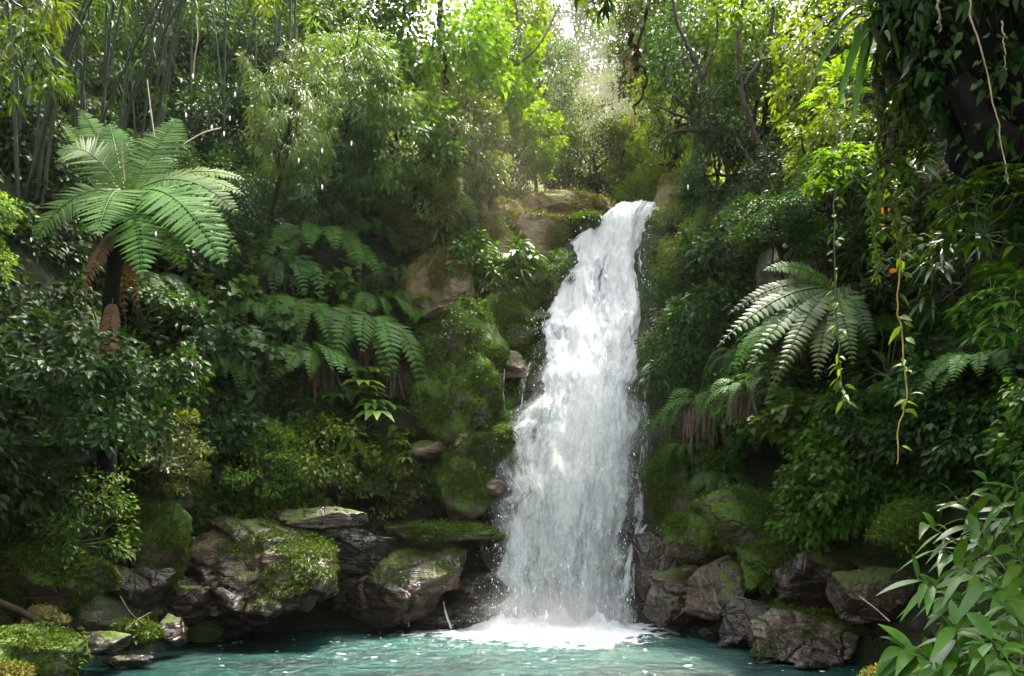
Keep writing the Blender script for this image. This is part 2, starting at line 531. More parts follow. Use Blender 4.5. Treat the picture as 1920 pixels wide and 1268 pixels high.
def foam_mat(name, lo=.42, hi=.6, sc=(2.2, 3.4, 2.2), k=1.3):
    t = NT(name)
    co = t.n('ShaderNodeNewGeometry').outputs['Position']
    st = t.n('ShaderNodeMapping', {0: co, 3: sc}).outputs[0]
    n = t.noise(st, 1.0, 7, .65, .5)
    dn = t.n('ShaderNodeAttribute', attribute_name='dens').outputs[2]
    a = t.math('ADD', dn, t.math('MULTIPLY', t.math('SUBTRACT', n, .5), k))
    a = t.ramp(a, lo, hi)
    hb = t.n('ShaderNodeBump', {'Height': t.noise(co, 9, 5, .7), 'Strength': .6, 'Distance': .1})
    p = t.n('ShaderNodeBsdfPrincipled', {'Base Color': (.9, .93, .94, 1), 'Roughness': .7, 'Normal': hb.outputs[0]}).outputs[0]
    tl = t.n('ShaderNodeBsdfTranslucent', {'Color': (.9, .93, .94, 1)}).outputs[0]
    p = t.n('ShaderNodeMixShader', {0: .35, 1: p, 2: tl}).outputs[0]
    return t.end(t.n('ShaderNodeMixShader', {0: a, 1: t.n('ShaderNodeBsdfTransparent').outputs[0], 2: p}).outputs[0])


# churned white foam where the fall lands: one sheet riding on the water
xs, ys = np.linspace(-4.2, 6.2, 220), np.linspace(15.5, 23, 200)
X, Y = np.meshgrid(xs, ys)
r = np.hypot((X - FX) / 2.8, (Y - FY - .7) / 2.8) + .16 * fbm(np.stack([X * .8, Y * .8, X * 0], -1), 77, 4)
lump = np.exp(-((Y - 21.5) / 1.0) ** 2) * np.exp(-((X - FX - .15) / 1.9) ** 4)
Z = pool_z(X, Y) + .012 + .05 * np.clip(1.1 - r, 0, 1) + lump * (.34 + .20 * np.abs(fbm(np.stack([X * 3.6, Y * 4.5, X * 0], -1), 8, 5, .65)))
dens = np.clip(1.3 - .68 * r, 0, 1.15)
foam = MB().add(np.stack([X, Y, Z], -1), grid_q(200, 220), dens).build('foam', foam_mat('plunge foam'), attr='dens')
tag(foam, 'white churned foam where the waterfall hits the pool', 'foam', kind='stuff')

# small white crests and flecks spread over the pool
mb = MB()
k = 330
fx = rng.uniform(-9, 8, k)
fy = 23.2 - 11 * rng.random(k) ** 1.4
keep = rng.random(k) < np.where(np.hypot(fx - FX, fy - FY) < 6, .9, .45)
fx, fy = fx[keep], fy[keep]
P = np.stack([fx, fy, pool_z(fx, fy) + .022], -1)
ang = rng.normal(0, .35, len(P))
D = np.stack([np.cos(ang), np.sin(ang) * .6, rng.normal(0, .08, len(P))], -1)
L = rng.lognormal(-2.65, .6, len(P))
V, Q = leaves(P, D, (0, -.25, 1), L, L * rng.uniform(.16, .4, len(P)), 3, -.35, .05, 'lance')
mb.add(V, Q)
tag(mb.build('foam_flecks', M['water_drop']), 'small white flecks of foam scattered across the teal pool', 'foam', kind='stuff')


# ------------------------------------------------------------------ waterfall
def fall_mat(name, seed, lo=.36, hi=.62, k=1.25):
    t = NT(name)
    uv = t.n('ShaderNodeAttribute', attribute_name='flow', attribute_type='GEOMETRY').outputs[1]
    dn = t.n('ShaderNodeAttribute', attribute_name='dens').outputs[2]
    uvs = t.n('ShaderNodeVectorMath', {0: uv, 1: (seed * 3.1, seed * 7.7, seed)}, operation='ADD').outputs[0]
    wob = t.n('ShaderNodeVectorMath', {0: uvs, 1: t.n('ShaderNodeVectorMath', {0: t.n('ShaderNodeTexNoise', {'Vector': uvs, 'Scale': .9, 'Detail': 1}).outputs[1], 1: (.2, .7, 0)}, operation='MULTIPLY').outputs[0]}, operation='ADD').outputs[0]
    s1 = t.noise(t.n('ShaderNodeMapping', {0: wob, 3: (2.0, .42, 1)}).outputs[0], 1.0, 6, .62, .12)
    s2 = t.noise(t.n('ShaderNodeMapping', {0: wob, 3: (7.0, 1.7, 1)}).outputs[0], 1.0, 5, .65, .12)
    s3 = t.noise(t.n('ShaderNodeMapping', {0: wob, 3: (23.0, 6.0, 1)}).outputs[0], 1.0, 3, .6)
    nn = t.math('ADD', t.math('MULTIPLY', s1, .46), t.math('MULTIPLY', s2, .38))
    nn = t.math('ADD', nn, t.math('MULTIPLY', s3, .24))
    a = t.math('ADD', dn, t.math('MULTIPLY', t.math('SUBTRACT', nn, .535), k * 2.7))
    al = t.ramp(a, lo, hi)
    c = t.mix(t.ramp(a, lo + .1, hi + .35), (.56, .61, .63), (.85, .86, .86))
    hb = t.n('ShaderNodeBump', {'Height': t.math('ADD', t.math('MULTIPLY', s2, .6), t.math('MULTIPLY', s3, .3)), 'Strength': .7, 'Distance': .12})
    p = t.n('ShaderNodeBsdfPrincipled', {'Base Color': c, 'Roughness': .45, 'Normal': hb.outputs[0]}).outputs[0]
    tl = t.n('ShaderNodeBsdfTranslucent', {'Color': c}).outputs[0]
    p = t.n('ShaderNodeMixShader', {0: .5, 1: p, 2: tl}).outputs[0]
    return t.end(t.n('ShaderNodeMixShader', {0: al, 1: t.n('ShaderNodeBsdfTransparent').outputs[0], 2: p}).outputs[0])


FALL = [(388, 1150, 1240, 27.5), (398, 1140, 1240, 26.2), (410, 1124, 1237, 26.0), (440, 1101, 1232, 25.8), (470, 1072, 1226, 25.65), (500, 1068, 1222, 25.4), (540, 1070, 1222, 25.08),
        (562, 1064, 1228, 24.9), (585, 1050, 1234, 24.7), (610, 1038, 1230, 24.45), (650, 1012, 1222, 24.08), (672, 1000, 1220, 23.88), (700, 990, 1212, 23.62), (760, 982, 1204, 23.18),
        (830, 962, 1196, 22.8), (880, 946, 1188, 22.65), (940, 936, 1182, 22.5), (1000, 930, 1176, 22.35), (1080, 926, 1172, 22.2), (1178, 920, 1176, 22.0)]
FALL = np.array(FALL, float)


def fall_xyz(u, py, fwd=0.0):
    py0 = py
    py = py + 20 * fbm(np.stack([u * 4, py * .002, u * 0], -1), 13, 2) * sstep(1150, 1000, py) * sstep(395, 470, py)
    py = py + 5 * fbm(np.stack([u * 9, u * 0, u * 0], -1), 29, 3) * sstep(460, 410, py0)
    L_, R_, Y_ = (np.interp(py, FALL[:, 0], FALL[:, c]) for c in (1, 2, 3))
    Yb = Y_ - fwd - .35 * (1 - (2 * u - 1) ** 2)
    nl_ = (24 * fbm(np.stack([py0 * .016, py0 * 0, py0 * 0], -1), 53, 4) - 4) * sstep(405, 450, py0)
    nr_ = 16 * fbm(np.stack([py0 * .02, py0 * 0, py0 * 0], -1), 59, 4) * sstep(400, 430, py0)
    uc_ = np.clip(u, 0, 1)
    px = L_ + (R_ - L_) * u + nl_ * (1 - uc_) ** 4 + nr_ * uc_ ** 4
    return np.stack([(px - 960) / F * Y_, Yb, CZ + (HZ - py0) / F * Y_], -1), px


def sheet(name, mat, py0, py1, u0, u1, fwd, dens_f, rough, seed, parent, nr=240, nc=110):
    py, u = np.meshgrid(np.linspace(py0, py1, nr), np.linspace(u0, u1, nc), indexing='ij')
    # a ragged, wandering margin instead of a ruled edge
    uu = u + .04 * fbm(np.stack([py * .004, u * 1.5, u * 0 + seed], -1), seed, 2)
    P, px = fall_xyz(uu, py, fwd)
    nb = np.stack([P[..., 0] * 2.2, P[..., 2] * .55, P[..., 1] * .5], -1)
    P[..., 1] -= rough * (fbm(nb, seed, 4) + .4 * np.abs(fbm(nb * 3, seed + 3, 3)))
    flow = np.stack([u * 4.0, -P[..., 2], u * 0], -1)
    me_b = MB().add(P, grid_q(nr, nc)[:, ::-1], dens_f(u, py, px))
    o = me_b.build(name, mat, parent, attr='dens')
    a = o.data.attributes.new('flow', 'FLOAT_VECTOR', 'POINT')
    a.data.foreach_set('vector', flow.astype(np.float32).ravel())
    return o


def g(x, c, w_):
    return np.exp(-((x - c) / w_) ** 2)


def dens_main(u, py, px):
    e = sstep(0, .10, u) * sstep(1, .91, u)
    d_ = .92 * e + .46 * e * (fbm(np.stack([u * 4.2, py * .0036, u * 0], -1), 19, 4) + .1)
    gap = g(u, .25 + .03 * np.sin(py * .02), .10) * sstep(700, 800, py) * sstep(1130, 1050, py)
    d_ -= .5 * gap
    d_ -= .30 * g(u, .68, .13) * sstep(820, 930, py) * sstep(1140, 1060, py)
    d_ -= .42 * g(u, .36, .17) * g(py, 525, 55)
    d_ -= .5 * g(u, .86, .09) * g(py, 520, 60)
    d_ -= .30 * g(u, .62, .06) * g(py, 425, 28)
    d_ -= .25 * g(u, .45, .12) * g(py, 620, 30)
    d_ -= .22 * g(u, .12, .12) * sstep(620, 720, py) * sstep(900, 800, py)
    d_ -= .26 * g(u, .92, .09) * sstep(600, 650, py)
    d_ += .20 * g(u, .55, .18) * sstep(620, 700, py) * sstep(900, 780, py)
    d_ += .26 * g(u, .5 + .05 * np.sin(py * .011), .15) * sstep(620, 700, py) * sstep(1120, 1000, py)
    d_ += .25 * sstep(1080, 1150, py) * e
    return d_


def dens_back(u, py, px):
    e = sstep(0, .06, u) * sstep(1, .94, u)
    return (.36 - .3 * g(u, .25, .08) * sstep(720, 820, py)) * e


def dens_strand(u, py, px):
    return .72 * sstep(0, .3, u) * sstep(1, .7, u)


wf_ = empty('waterfall', fall_xyz(.5, 1178)[0], 'tall white waterfall tumbling over stepped rock into the teal pool', 'waterfall')
wp = lambda o: setattr(o, 'matrix_parent_inverse', wf_.matrix_world.inverted()) or o
bpy.context.view_layer.update()
wp(sheet('back_veil', fall_mat('thin water', 1, .40, .75), 396, 1176, .02, .98, -.12, dens_back, .06, 3, wf_))
wp(sheet('upper_cascade', fall_mat('upper white water', 2), 386, 680, 0, 1, .06, lambda u, py, px: dens_main(u, py, px) - .9 * sstep(585, 672, py + 30 * fbm(np.stack([u * 6, u * 0, u * 0], -1), 83, 3)), .15, 11, wf_, 170, 130))
wp(sheet('lower_cascade', fall_mat('lower white water', 3, .28, .74), 530, 1178, -.01, 1.01, .10, lambda u, py, px: dens_main(u, py, px) - .9 * sstep(620, 535, py + 30 * fbm(np.stack([u * 6, u * 0, u * 0], -1), 87, 3)), .13, 23, wf_, 320, 150))
wp(sheet('front_veil', fall_mat('front white water', 4, .45, .7, 1.4), 640, 1176, .05, .97, .38, lambda u, py, px: dens_main(u, py, px) - .30 - .8 * sstep(760, 650, py), .12, 37, wf_, 260, 120))
wp(sheet('spray_veil', fall_mat('spray veil', 7, .1, 1.5, .9), 600, 1176, -.14, 1.14, .6, lambda u, py, px: .62 * sstep(-.14, .1, u) * sstep(1.14, .9, u) * sstep(600, 800, py), .15, 47, wf_, 200, 90))
# side trickles: off the wet ledge to the right, and thin threads on the left
def trickle(pts, w0, w1, seed, nm='side_trickle', d0=.62):
    C = spline([at(*p) for p in pts], 60)
    uu = np.linspace(-1, 1, 14)
    ww = np.linspace(w0, w1, 60)
    P = C[:, None] + np.array([1, .1, 0]) * (uu[None, :, None] * ww[:, None, None] * .5)
    P[..., 1] -= .06 * (1 - uu[None] ** 2) + .04 * fbm(P * 3, seed, 2)
    dn = np.broadcast_to(d0 * (1 - np.abs(uu[None]) ** 2.5), P.shape[:2])
    o = MB().add(P, grid_q(60, 14)[:, ::-1], dn).build(nm, TRM, wf_, attr='dens')
    fl = np.stack([np.broadcast_to(uu[None] * w1 * .5 + seed, P.shape[:2]), -P[..., 2], P[..., 0] * 0], -1)
    a = o.data.attributes.new('flow', 'FLOAT_VECTOR', 'POINT')
    a.data.foreach_set('vector', fl.astype(np.float32).ravel())
    wp(o)


TRM = fall_mat('trickle water', 6, .40, .8, 1.2)
trickle([(1212, 984, 21.6), (1196, 1010, 21.5), (1180, 1060, 21.5), (1172, 1172, 21.5)], .12, .8, 51)
trickle([(1222, 590, 24.3), (1215, 700, 23.2), (1200, 900, 22.3), (1186, 1172, 21.9)], .25, .5, 57, d0=.5)
trickle([(1000, 668, 23.4), (980, 720, 23.0), (966, 850, 22.6), (940, 960, 22.4)], .2, .5, 61, d0=.55)
trickle([(946, 690, 23.2), (944, 740, 23.0), (950, 790, 22.9)], .05, .12, 63, d0=.6)
trickle([(1038, 572, 24.7), (1036, 600, 24.5), (1030, 640, 24.3)], .06, .2, 64, d0=.6)
trickle([(910, 985, 22.0), (906, 1050, 21.9), (905, 1160, 21.9)], .5, .7, 65, d0=.33)
trickle([(832, 1128, 20.9), (836, 1150, 20.8), (846, 1178, 20.7)], .04, .1, 66, d0=.7)
trickle([(766, 1152, 20.5), (767, 1175, 20.5)], .06, .08, 67, d0=.7)
# loose drops thrown off the sheet and up from the pool
k = 3600
py = 395 + 785 * rng.random(k) ** .75
side = rng.random(k)
u = np.where(side < .36, rng.normal(.03, .05, k), np.where(side < .6, rng.normal(.97, .05, k), rng.random(k)))
P, _ = fall_xyz(u, py, .45)
P[:, 1] -= rng.exponential(.2, k)
k2 = 2600
th = rng.uniform(-.5, np.pi + .5, k2)
rr = np.abs(rng.normal(0, 1.0, k2))
P2 = np.stack([FX + .15 + rng.uniform(-2.1, 2.1, k2) + .35 * rr * np.cos(th), 21.4 - rng.exponential(.4, k2), .1 + rng.exponential(.42, k2)], -1)
P = np.concatenate([P, P2])
k = len(P)
D = np.stack([rng.normal(0, .25, k), rng.normal(0, .2, k), -np.ones(k)], -1)
L = rng.lognormal(-3.9, .6, k)
N = nrm(rng.normal(0, 1, (k, 3)) + np.array([0, -1.5, 0]))
V, Q = leaves(P, D, N, L, L * .4, 1, .3, 0)
o = MB().add(V, Q).build('spray', M['water_drop'], wf_)
tag(o, kind='stuff')
wp(o)

# drifting spray at the foot of the fall
def mist_mat(dmax, col=(.95, .97, .98, 1), an=.3):
    t = NT('drifting spray')
    co = t.n('ShaderNodeTexCoord').outputs['Object']
    ln = t.n('ShaderNodeVectorMath', {0: co}, operation='LENGTH').outputs['Value']
    f = t.math('POWER', t.math('SUBTRACT', 1.0, t.ramp(ln, .05, 1.0)), 2.0)
    n = t.ramp(t.noise(co, 2.2, 3), .3, .7)
    d_ = t.math('MULTIPLY', t.math('MULTIPLY', f, t.math('ADD', n, .25)), dmax)
    v = t.n('ShaderNodeVolumePrincipled', {'Color': col, 'Density': d_, 'Anisotropy': an})
    return t.end(None, vol=v.outputs[0])


def ico(level):
    bm = bmesh.new()
    bmesh.ops.create_icosphere(bm, subdivisions=level, radius=1)
    V = np.array([v.co[:] for v in bm.verts])
    T = np.array([[v.index for v in f.verts] for f in bm.faces])
    bm.free()
    return V, np.c_[T, T[:, 2]]


IC = {l: ico(l) for l in (2, 3, 4, 5, 6)}
for nm, c, s, dn, lb in (('mist', (FX - .1, 21.1, .3), (3.4, 2.2, 1.5), 1.1, 'white spray mist hanging over the foot of the waterfall'),
                      ('mist', (1.2, 43, 22), (12, 14, 13), .045, 'sunlit mist drifting in the valley behind the waterfall lip'),
                      ('mist', (-1.8, 25.5, 13.5), (5.5, 4, 6), .02, 'faint glowing mist in front of the upper ledge left of the lip')):
    o = MB().add(*IC[3]).build(nm, mist_mat(dn) if dn > .5 else mist_mat(dn, (1, .94, .72, 1), 0.0))  # valley and ledge mists tinted yellow: warm sun glow put into their colour
    o.location = c
    o.scale = s
    tag(o, lb, 'mist', kind='stuff')

# air of the gorge
def haze_mat():
    t = NT('humid air')
    v = t.n('ShaderNodeVolumePrincipled', {'Color': (.93, .97, .93, 1), 'Density': HAZE, 'Anisotropy': .45})
    return t.end(None, vol=v.outputs[0])


HAZE = .00013
x0, x1, y0, y1, z0, z1 = -90, 90, -20, 130, -4, 75
V = [(x, y, z) for z in (z0, z1) for y in (y0, y1) for x in (x0, x1)]
o = MB().add(V, [(0, 2, 3, 1), (4, 5, 7, 6), (0, 1, 5, 4), (2, 6, 7, 3), (0, 4, 6, 2), (1, 3, 7, 5)]).build('haze', haze_mat(), smooth=False)
tag(o, 'pale humid haze filling the forest gorge', 'haze', kind='stuff')
# ------------------------------------------------------------------ foliage builders
Zu = np.array([0, 0, 1.])


def cloud(C, r, per, L, W, out=None, n=1, prof='ovate', up=.8, droop=.25, flat=.75, fold=.22, jit=.6, r0=None):
    """leaves in loose clumps round the points C"""
    r0 = r0 or rng
    C = np.asarray(C, float).reshape(-1, 3)
    k = len(C) * per
    C2 = np.repeat(C, per, 0)
    rr = np.repeat(np.broadcast_to(r, (len(C),)), per)
    o = nrm(r0.normal(0, 1, (k, 3))) * (r0.random(k) ** .45)[:, None] * rr[:, None] * np.array([1, 1, flat])
    P = C2 + o
    D = nrm(nrm(o) + (0 if out is None else np.repeat(nrm(out), per, 0) * .8) + r0.normal(0, jit, (k, 3)) - Zu * .35)
    N = nrm(Zu * up + r0.normal(0, .45, (k, 3)) + (0 if out is None else np.repeat(nrm(out), per, 0) * .5) + .3 * nrm(o))
    l = L * r0.uniform(.6, 1.25, k)
    return leaves(P, D, N, l, l * (W / L) * r0.uniform(.8, 1.2, k), n, fold, droop, prof)


# ------------------------------------------------------------------ rocks
def rock_pts(dim, seed, lvl=4, cuts=22, tilt=.18, cells=26, camp=.11, rough=.055, box=.0, lo=.6, hi=1.0, flat=1.5, over=0.0):
    """boulder: a ball cut by random planes, then split into jointed blocks with grooves between them"""
    r0 = np.random.default_rng(seed)
    U, T = IC[lvl]
    nrmls = nrm(r0.normal(0, 1, (cuts, 3)))
    dk = r0.uniform(lo, hi, cuts)
    if box:                                        # blocky: six extra planes near the axes
        ax = np.concatenate([np.eye(3), -np.eye(3)]) + r0.normal(0, .13, (6, 3))
        nrmls = np.concatenate([nrmls, nrm(ax)])
        dk = np.concatenate([dk, np.full(6, box) * r0.uniform(.9, 1.1, 6)])
    dt = U @ nrmls.T
    r = np.where(dt > 1e-3, dk[None] / np.maximum(dt, 1e-3), 9).min(1)
    r = np.minimum(r, 1.25)
    P = U * r[:, None]
    ca, sa = math.cos(tilt), math.sin(tilt)
    asp = np.asarray(dim) / max(dim)
    rot = lambda q: np.stack([q[:, 0] * ca - q[:, 2] * sa, q[:, 1], (q[:, 0] * sa + q[:, 2] * ca) * flat], -1)
    Pw = rot((P + .10 * np.stack([fbm(P * 2, seed + k, 2) for k in range(3)], -1)) * asp)
    sd_ = rot(r0.uniform(-1.1, 1.1, (cells, 3)) * asp)
    D = np.linalg.norm(Pw[:, None] - sd_[None], axis=-1)
    i2 = np.argpartition(D, 1, axis=1)[:, :2]
    dd = np.take_along_axis(D, i2, 1)
    c1 = i2[np.arange(len(P)), dd.argmin(1)]
    gapw = np.abs(dd[:, 0] - dd[:, 1])
    groove = np.exp(-(gapw / .022) ** 2)
    co_ = r0.uniform(-1, 1, cells)[c1]
    tl_ = (Pw * r0.normal(0, 1, (cells, 3))[c1]).sum(1) * .35
    P = P * (1 + camp * (.6 * co_ + tl_) - camp * .75 * groove)[:, None]
    P = P * (1 + rough * fbm(P * 3.2, seed + 7, 5, .6))[:, None]
    P[:, 1] -= over * P[:, 2]                       # the top leans out over the foot
    return P * np.asarray(dim) * .5, T


ROCKPTS = []


def rock(px, py, wpx, hpx, Y, mat, label, seed, depth=1.0, rz=0, nm='boulder', cat='rock', blocks=0, sink=0, **kw):
    """a rock whose visible middle stands at that depth; size in photo pixels at that depth"""
    s = Y / F
    c = at(px, py, Y)
    dim = np.array([wpx * s, min(wpx, hpx * 1.6) * s * depth, hpx * s])
    mb = MB()
    big = max(wpx, hpx) > 110
    Pb, T = rock_pts(dim, seed, 6 if big and blocks else 5 if big or blocks else 4, cells=12 + 2 * blocks, **kw)
    mb.add(Pb, T)
    o = mb.build(nm, M[mat], smooth=True)
    o.location = [float(v) for v in c]
    o.rotation_euler = (0, 0, rz)
    if mat in ('rock_mossy', 'rock_tan') or nm in ('rock_outcrop', 'rock_shelf'):
        # cushions of moss standing up from the upper faces
        A, B_, C_ = Pb[T[:, 0]], Pb[T[:, 1]], Pb[T[:, 2]]
        n_ = np.cross(B_ - A, C_ - A)
        ar = np.linalg.norm(n_, axis=1)
        n_ = n_ / np.maximum(ar[:, None], 1e-12)
        m_ = (A + B_ + C_) / 3
        wt = ar * sstep(-.25, .5, n_[:, 2] * .7 + .9 * fbm((m_ + c) * 1.3, 33, 3) + (.2 if mat == 'rock_mossy' else -.2 if mat == 'rock_tan' else -.62)) * (n_[:, 1] < .5)
        if wt.sum() > 0:
            q_ = int(min(500, 14 * wt.sum()))
            i = rng.choice(len(wt), q_, p=wt / wt.sum())
            ROCKPTS.append((m_[i] + c, n_[i]))
            k = int(min(9000, 1600 * wt.sum() * .5))
            i = rng.choice(len(wt), k, p=wt / wt.sum())
            j = rng.random((k, 1))
            V, Q = cloud(A[i] * j + m_[i] * (1 - j), np.where(rng.random(k) < .12, .09, .03), 4, .05, .02, n_[i], 1, up=.4)
            MB().add(V, Q).build('moss', M['moss_tan' if mat == 'rock_tan' else 'moss'], o, smooth=False)
    return tag(o, label, cat)


R_ = rock
BX = dict(box=.84)
R_(505, 1052, 340, 200, 18.9, 'rock', 'large fractured brown rock outcrop with moss on top, overhanging the left side of the pool', 101, .9, blocks=15, nm='rock_outcrop', tilt=.3, over=-.5, box=.85)
R_(735, 1105, 260, 165, 21.0, 'rock', 'stepped brown rock shelf under the dark overhang left of the waterfall', 102, .8, blocks=9, nm='rock_shelf', over=-.45, box=.86)
R_(850, 1000, 250, 44, 21.4, 'rock_mossy', 'thin layered ledge jutting over the dark hollow beside the waterfall', 103, 1.5, nm='rock_ledge', **BX)
R_(610, 972, 210, 52, 19.2, 'rock_wet', 'flat mossy slab lying above the large fractured outcrop', 104, 1.2, nm='rock_slab', **BX)
R_(283, 1022, 150, 230, 16.8, 'rock_mossy', 'tall moss-draped rock pillar left of the large fractured outcrop', 105, .7, nm='rock_pillar', **BX)
R_(95, 1080, 270, 170, 14.3, 'rock_mossy', 'broad mossy slabs beneath the creeper bank at the left edge', 106, .7, blocks=7, nm='rock_outcrop')
R_(258, 1112, 130, 100, 16.3, 'rock_wet', 'wet grey broken rock at the foot of the mossy pillar', 107, .8, blocks=4)
R_(82, 1160, 90, 62, 13.2, 'rock_tan', 'orange-brown stone lying beside the fallen branch', 108)
R_(322, 1186, 66, 78, 15.8, 'rock', 'pale pointed stone standing at the left waterline', 109)
R_(252, 1190, 100, 72, 14.8, 'rock_mossy', 'rounded mossy boulder behind the pale pointed stone', 110)
R_(187, 1205, 110, 60, 13.8, 'rock_wet', 'low dark boulder between the fallen branch and the waterline', 111)
R_(52, 1240, 190, 120, 11.2, 'rock_mossy', 'big bright green moss-covered boulder in the bottom left corner', 112, lo=.8)
R_(382, 1182, 74, 48, 18.2, 'rock_mossy', 'small mossy rock in the water below the fractured outcrop', 113)
R_(8, 1266, 90, 40, 9.6, 'rock_tan', 'smooth pale tan rock tip in the very bottom left corner', 114, lo=.85)
R_(240, 1240, 90, 28, 14.2, 'rock_wet', 'flat wet stone awash at the left water edge', 115)
R_(1362, 1108, 165, 110, 18.2, 'rock', 'brown angular boulder above the right waterline', 116, .8, blocks=4, over=-.4)
R_(1505, 1190, 260, 125, 15.4, 'rock', 'largest brown rock slab sloping into the right side of the pool', 117, .8, blocks=6, nm='rock_outcrop', tilt=-.3, over=-.5, box=.85)
R_(1480, 1052, 210, 130, 17.0, 'rock_mossy', 'mossy green slab above the brown rocks on the right bank', 118, .7, blocks=8, nm='rock_slab', box=.85, over=-.3)
R_(1290, 1010, 130, 120, 19.6, 'rock_mossy', 'moss-covered block on the right bank next to the waterfall', 119, .7, blocks=5, **BX)
R_(1270, 1150, 130, 70, 19.6, 'rock_wet', 'dark wet rocks at the right foot of the waterfall', 120, .8, blocks=4)
R_(1222, 1050, 90, 130, 21.2, 'rock_wet', 'stack of dark wet blocks touching the right edge of the waterfall', 121, .7, blocks=5)
R_(1625, 1120, 170, 130, 14.2, 'rock', 'brown rock face behind the glossy leaves at the lower right', 122, .7, blocks=4)
R_(1690, 1268, 150, 36, 9.0, 'rock_tan', 'flat pale rock at the bottom edge beneath the glossy shrub', 123, lo=.85)
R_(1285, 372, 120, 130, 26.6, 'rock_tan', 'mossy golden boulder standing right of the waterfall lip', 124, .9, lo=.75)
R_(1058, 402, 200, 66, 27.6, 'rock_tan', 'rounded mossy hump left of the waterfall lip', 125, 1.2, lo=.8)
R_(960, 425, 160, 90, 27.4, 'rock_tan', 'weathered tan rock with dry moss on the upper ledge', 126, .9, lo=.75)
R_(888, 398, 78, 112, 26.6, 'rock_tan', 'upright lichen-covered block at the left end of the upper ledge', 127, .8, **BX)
R_(1100, 432, 96, 56, 26.2, 'rock_mossy', 'bright mossy stone touching the left of the waterfall lip', 128)
R_(852, 592, 110, 40, 23.4, 'rock_pink', 'pale ledge of broken stone halfway up the left wall', 129, blocks=3)
R_(948, 690, 120, 62, 23.55, 'rock_pink', 'pinkish fractured ledge beside the middle of the waterfall', 130, .6, blocks=5)
R_(893, 822, 150, 84, 22.5, 'rock_pink', 'crumbling pale pinkish ledge on the mossy rib', 131, .7, blocks=4, over=-.5, box=.86, tilt=.4)
R_(806, 842, 90, 40, 22.4, 'rock_pink', 'single tan ledge poking from the moss under the broad-leaved shrub', 132, .8, **BX)
R_(922, 912, 70, 40, 22.1, 'rock_pink', 'wet pink-grey stone against the left edge of the waterfall', 133, blocks=2)
R_(1012, 606, 86, 64, 24.7, 'rock_wet', 'dark wet step of rock left of the upper cascade', 134, .7, blocks=3)
R_(1250, 606, 84, 60, 24.2, 'rock_wet', 'wet rock step right of the upper cascade', 135, .7, blocks=3)
R_(1236, 668, 60, 90, 23.6, 'rock_wet', 'pale wet rock rib at the right edge of the middle cascade', 136, .7, **BX)
R_(880, 1100, 110, 66, 21.9, 'rock_wet', 'low wet rock in the spray at the left foot of the waterfall', 137, blocks=2)
R_(1700, 1000, 120, 90, 12.6, 'rock_mossy', 'mossy hump of rock with hanging roots on the right bank', 138, .8)
R_(1440, 1238, 60, 22, 14.9, 'rock_wet', 'small wet stone at the right water edge', 139)
R_(1520, 1246, 80, 26, 14.2, 'rock', 'pale wet stone at the foot of the large right slab', 140)
R_(1330, 1188, 50, 26, 18.6, 'rock_wet', 'dark pebble-like rock alone in the water right of the foam', 141)
R_(900, 735, 90, 140, 22.6, 'rock_mossy', 'upright rib of bright moss left of the middle cascade', 142, .6, lo=.8)
R_(872, 930, 90, 110, 21.6, 'rock_mossy', 'moss apron hanging under the crumbling pale rocks', 143, .5, lo=.8)
R_(955, 612, 110, 130, 24.2, 'rock_mossy', 'green moss-covered step left of the upper cascade', 144, .6, lo=.75)
R_(1250, 900, 90, 170, 21.5, 'rock_mossy', 'mossy wall rib along the right edge of the lower cascade', 145, .5, blocks=4, **BX)

R_(880, 655, 190, 210, 23.6, 'rock_mossy', 'broad mossy step of the rock wall left of the middle cascade', 151, .7, **BX)
R_(845, 770, 150, 210, 22.6, 'rock_mossy', 'mossy buttress behind the broad-leaved shrub', 152, .7, **BX)
R_(905, 870, 170, 200, 22.5, 'rock_mossy', 'dark green wall block between the pinkish stones and the waterfall', 153, .7, **BX)
R_(985, 545, 190, 150, 25.3, 'rock_mossy', 'mossy wall block left of the upper cascade', 154, .7, **BX)
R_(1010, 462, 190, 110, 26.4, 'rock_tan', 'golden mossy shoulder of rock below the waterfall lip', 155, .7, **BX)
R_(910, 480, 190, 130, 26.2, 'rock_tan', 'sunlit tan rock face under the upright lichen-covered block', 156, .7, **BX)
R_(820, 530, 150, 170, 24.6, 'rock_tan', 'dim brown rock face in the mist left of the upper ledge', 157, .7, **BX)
R_(650, 1035, 200, 110, 20.6, 'rock_wet', 'dark rock in the shadow between the outcrop and the shelf', 158, .8, blocks=4, over=.4)
R_(935, 1010, 90, 190, 22.3, 'rock_wet', 'dark wet rock wall behind the left strand of the waterfall', 159, .6, blocks=3, **BX)
R_(1260, 480, 90, 190, 25.9, 'rock_mossy', 'mossy wall right of the upper cascade below the golden boulder', 160, .6, **BX)
R_(1400, 980, 190, 120, 18.0, 'rock_mossy', 'mossy bank under the dark hollow on the right', 161, .7, blocks=3)
R_(440, 1165, 130, 60, 18.6, 'rock_wet', 'dark wet foot of the fractured outcrop at the waterline', 162, .7, blocks=3)
R_(1420, 1165, 150, 100, 17.2, 'rock_wet', 'dark wedge of rock between the two brown boulders on the right', 163, .7, blocks=4)
R_(790, 1152, 330, 70, 21.9, 'rock_wet', 'long dark wet ledge at the waterline under the rock shelf', 181, .8, blocks=5, box=.86)
R_(1310, 1115, 210, 130, 20.3, 'rock_wet', 'dark wet rock bank between the waterfall and the brown boulder', 182, .7, blocks=6, box=.86)
R_(1570, 1095, 280, 160, 15.9, 'rock_wet', 'dark rock bank behind the largest brown slab', 183, .7, blocks=6, box=.86)
R_(330, 1130, 200, 110, 17.6, 'rock_wet', 'dark rock bank between the mossy pillar and the fractured outcrop', 184, .7, blocks=5, box=.86)
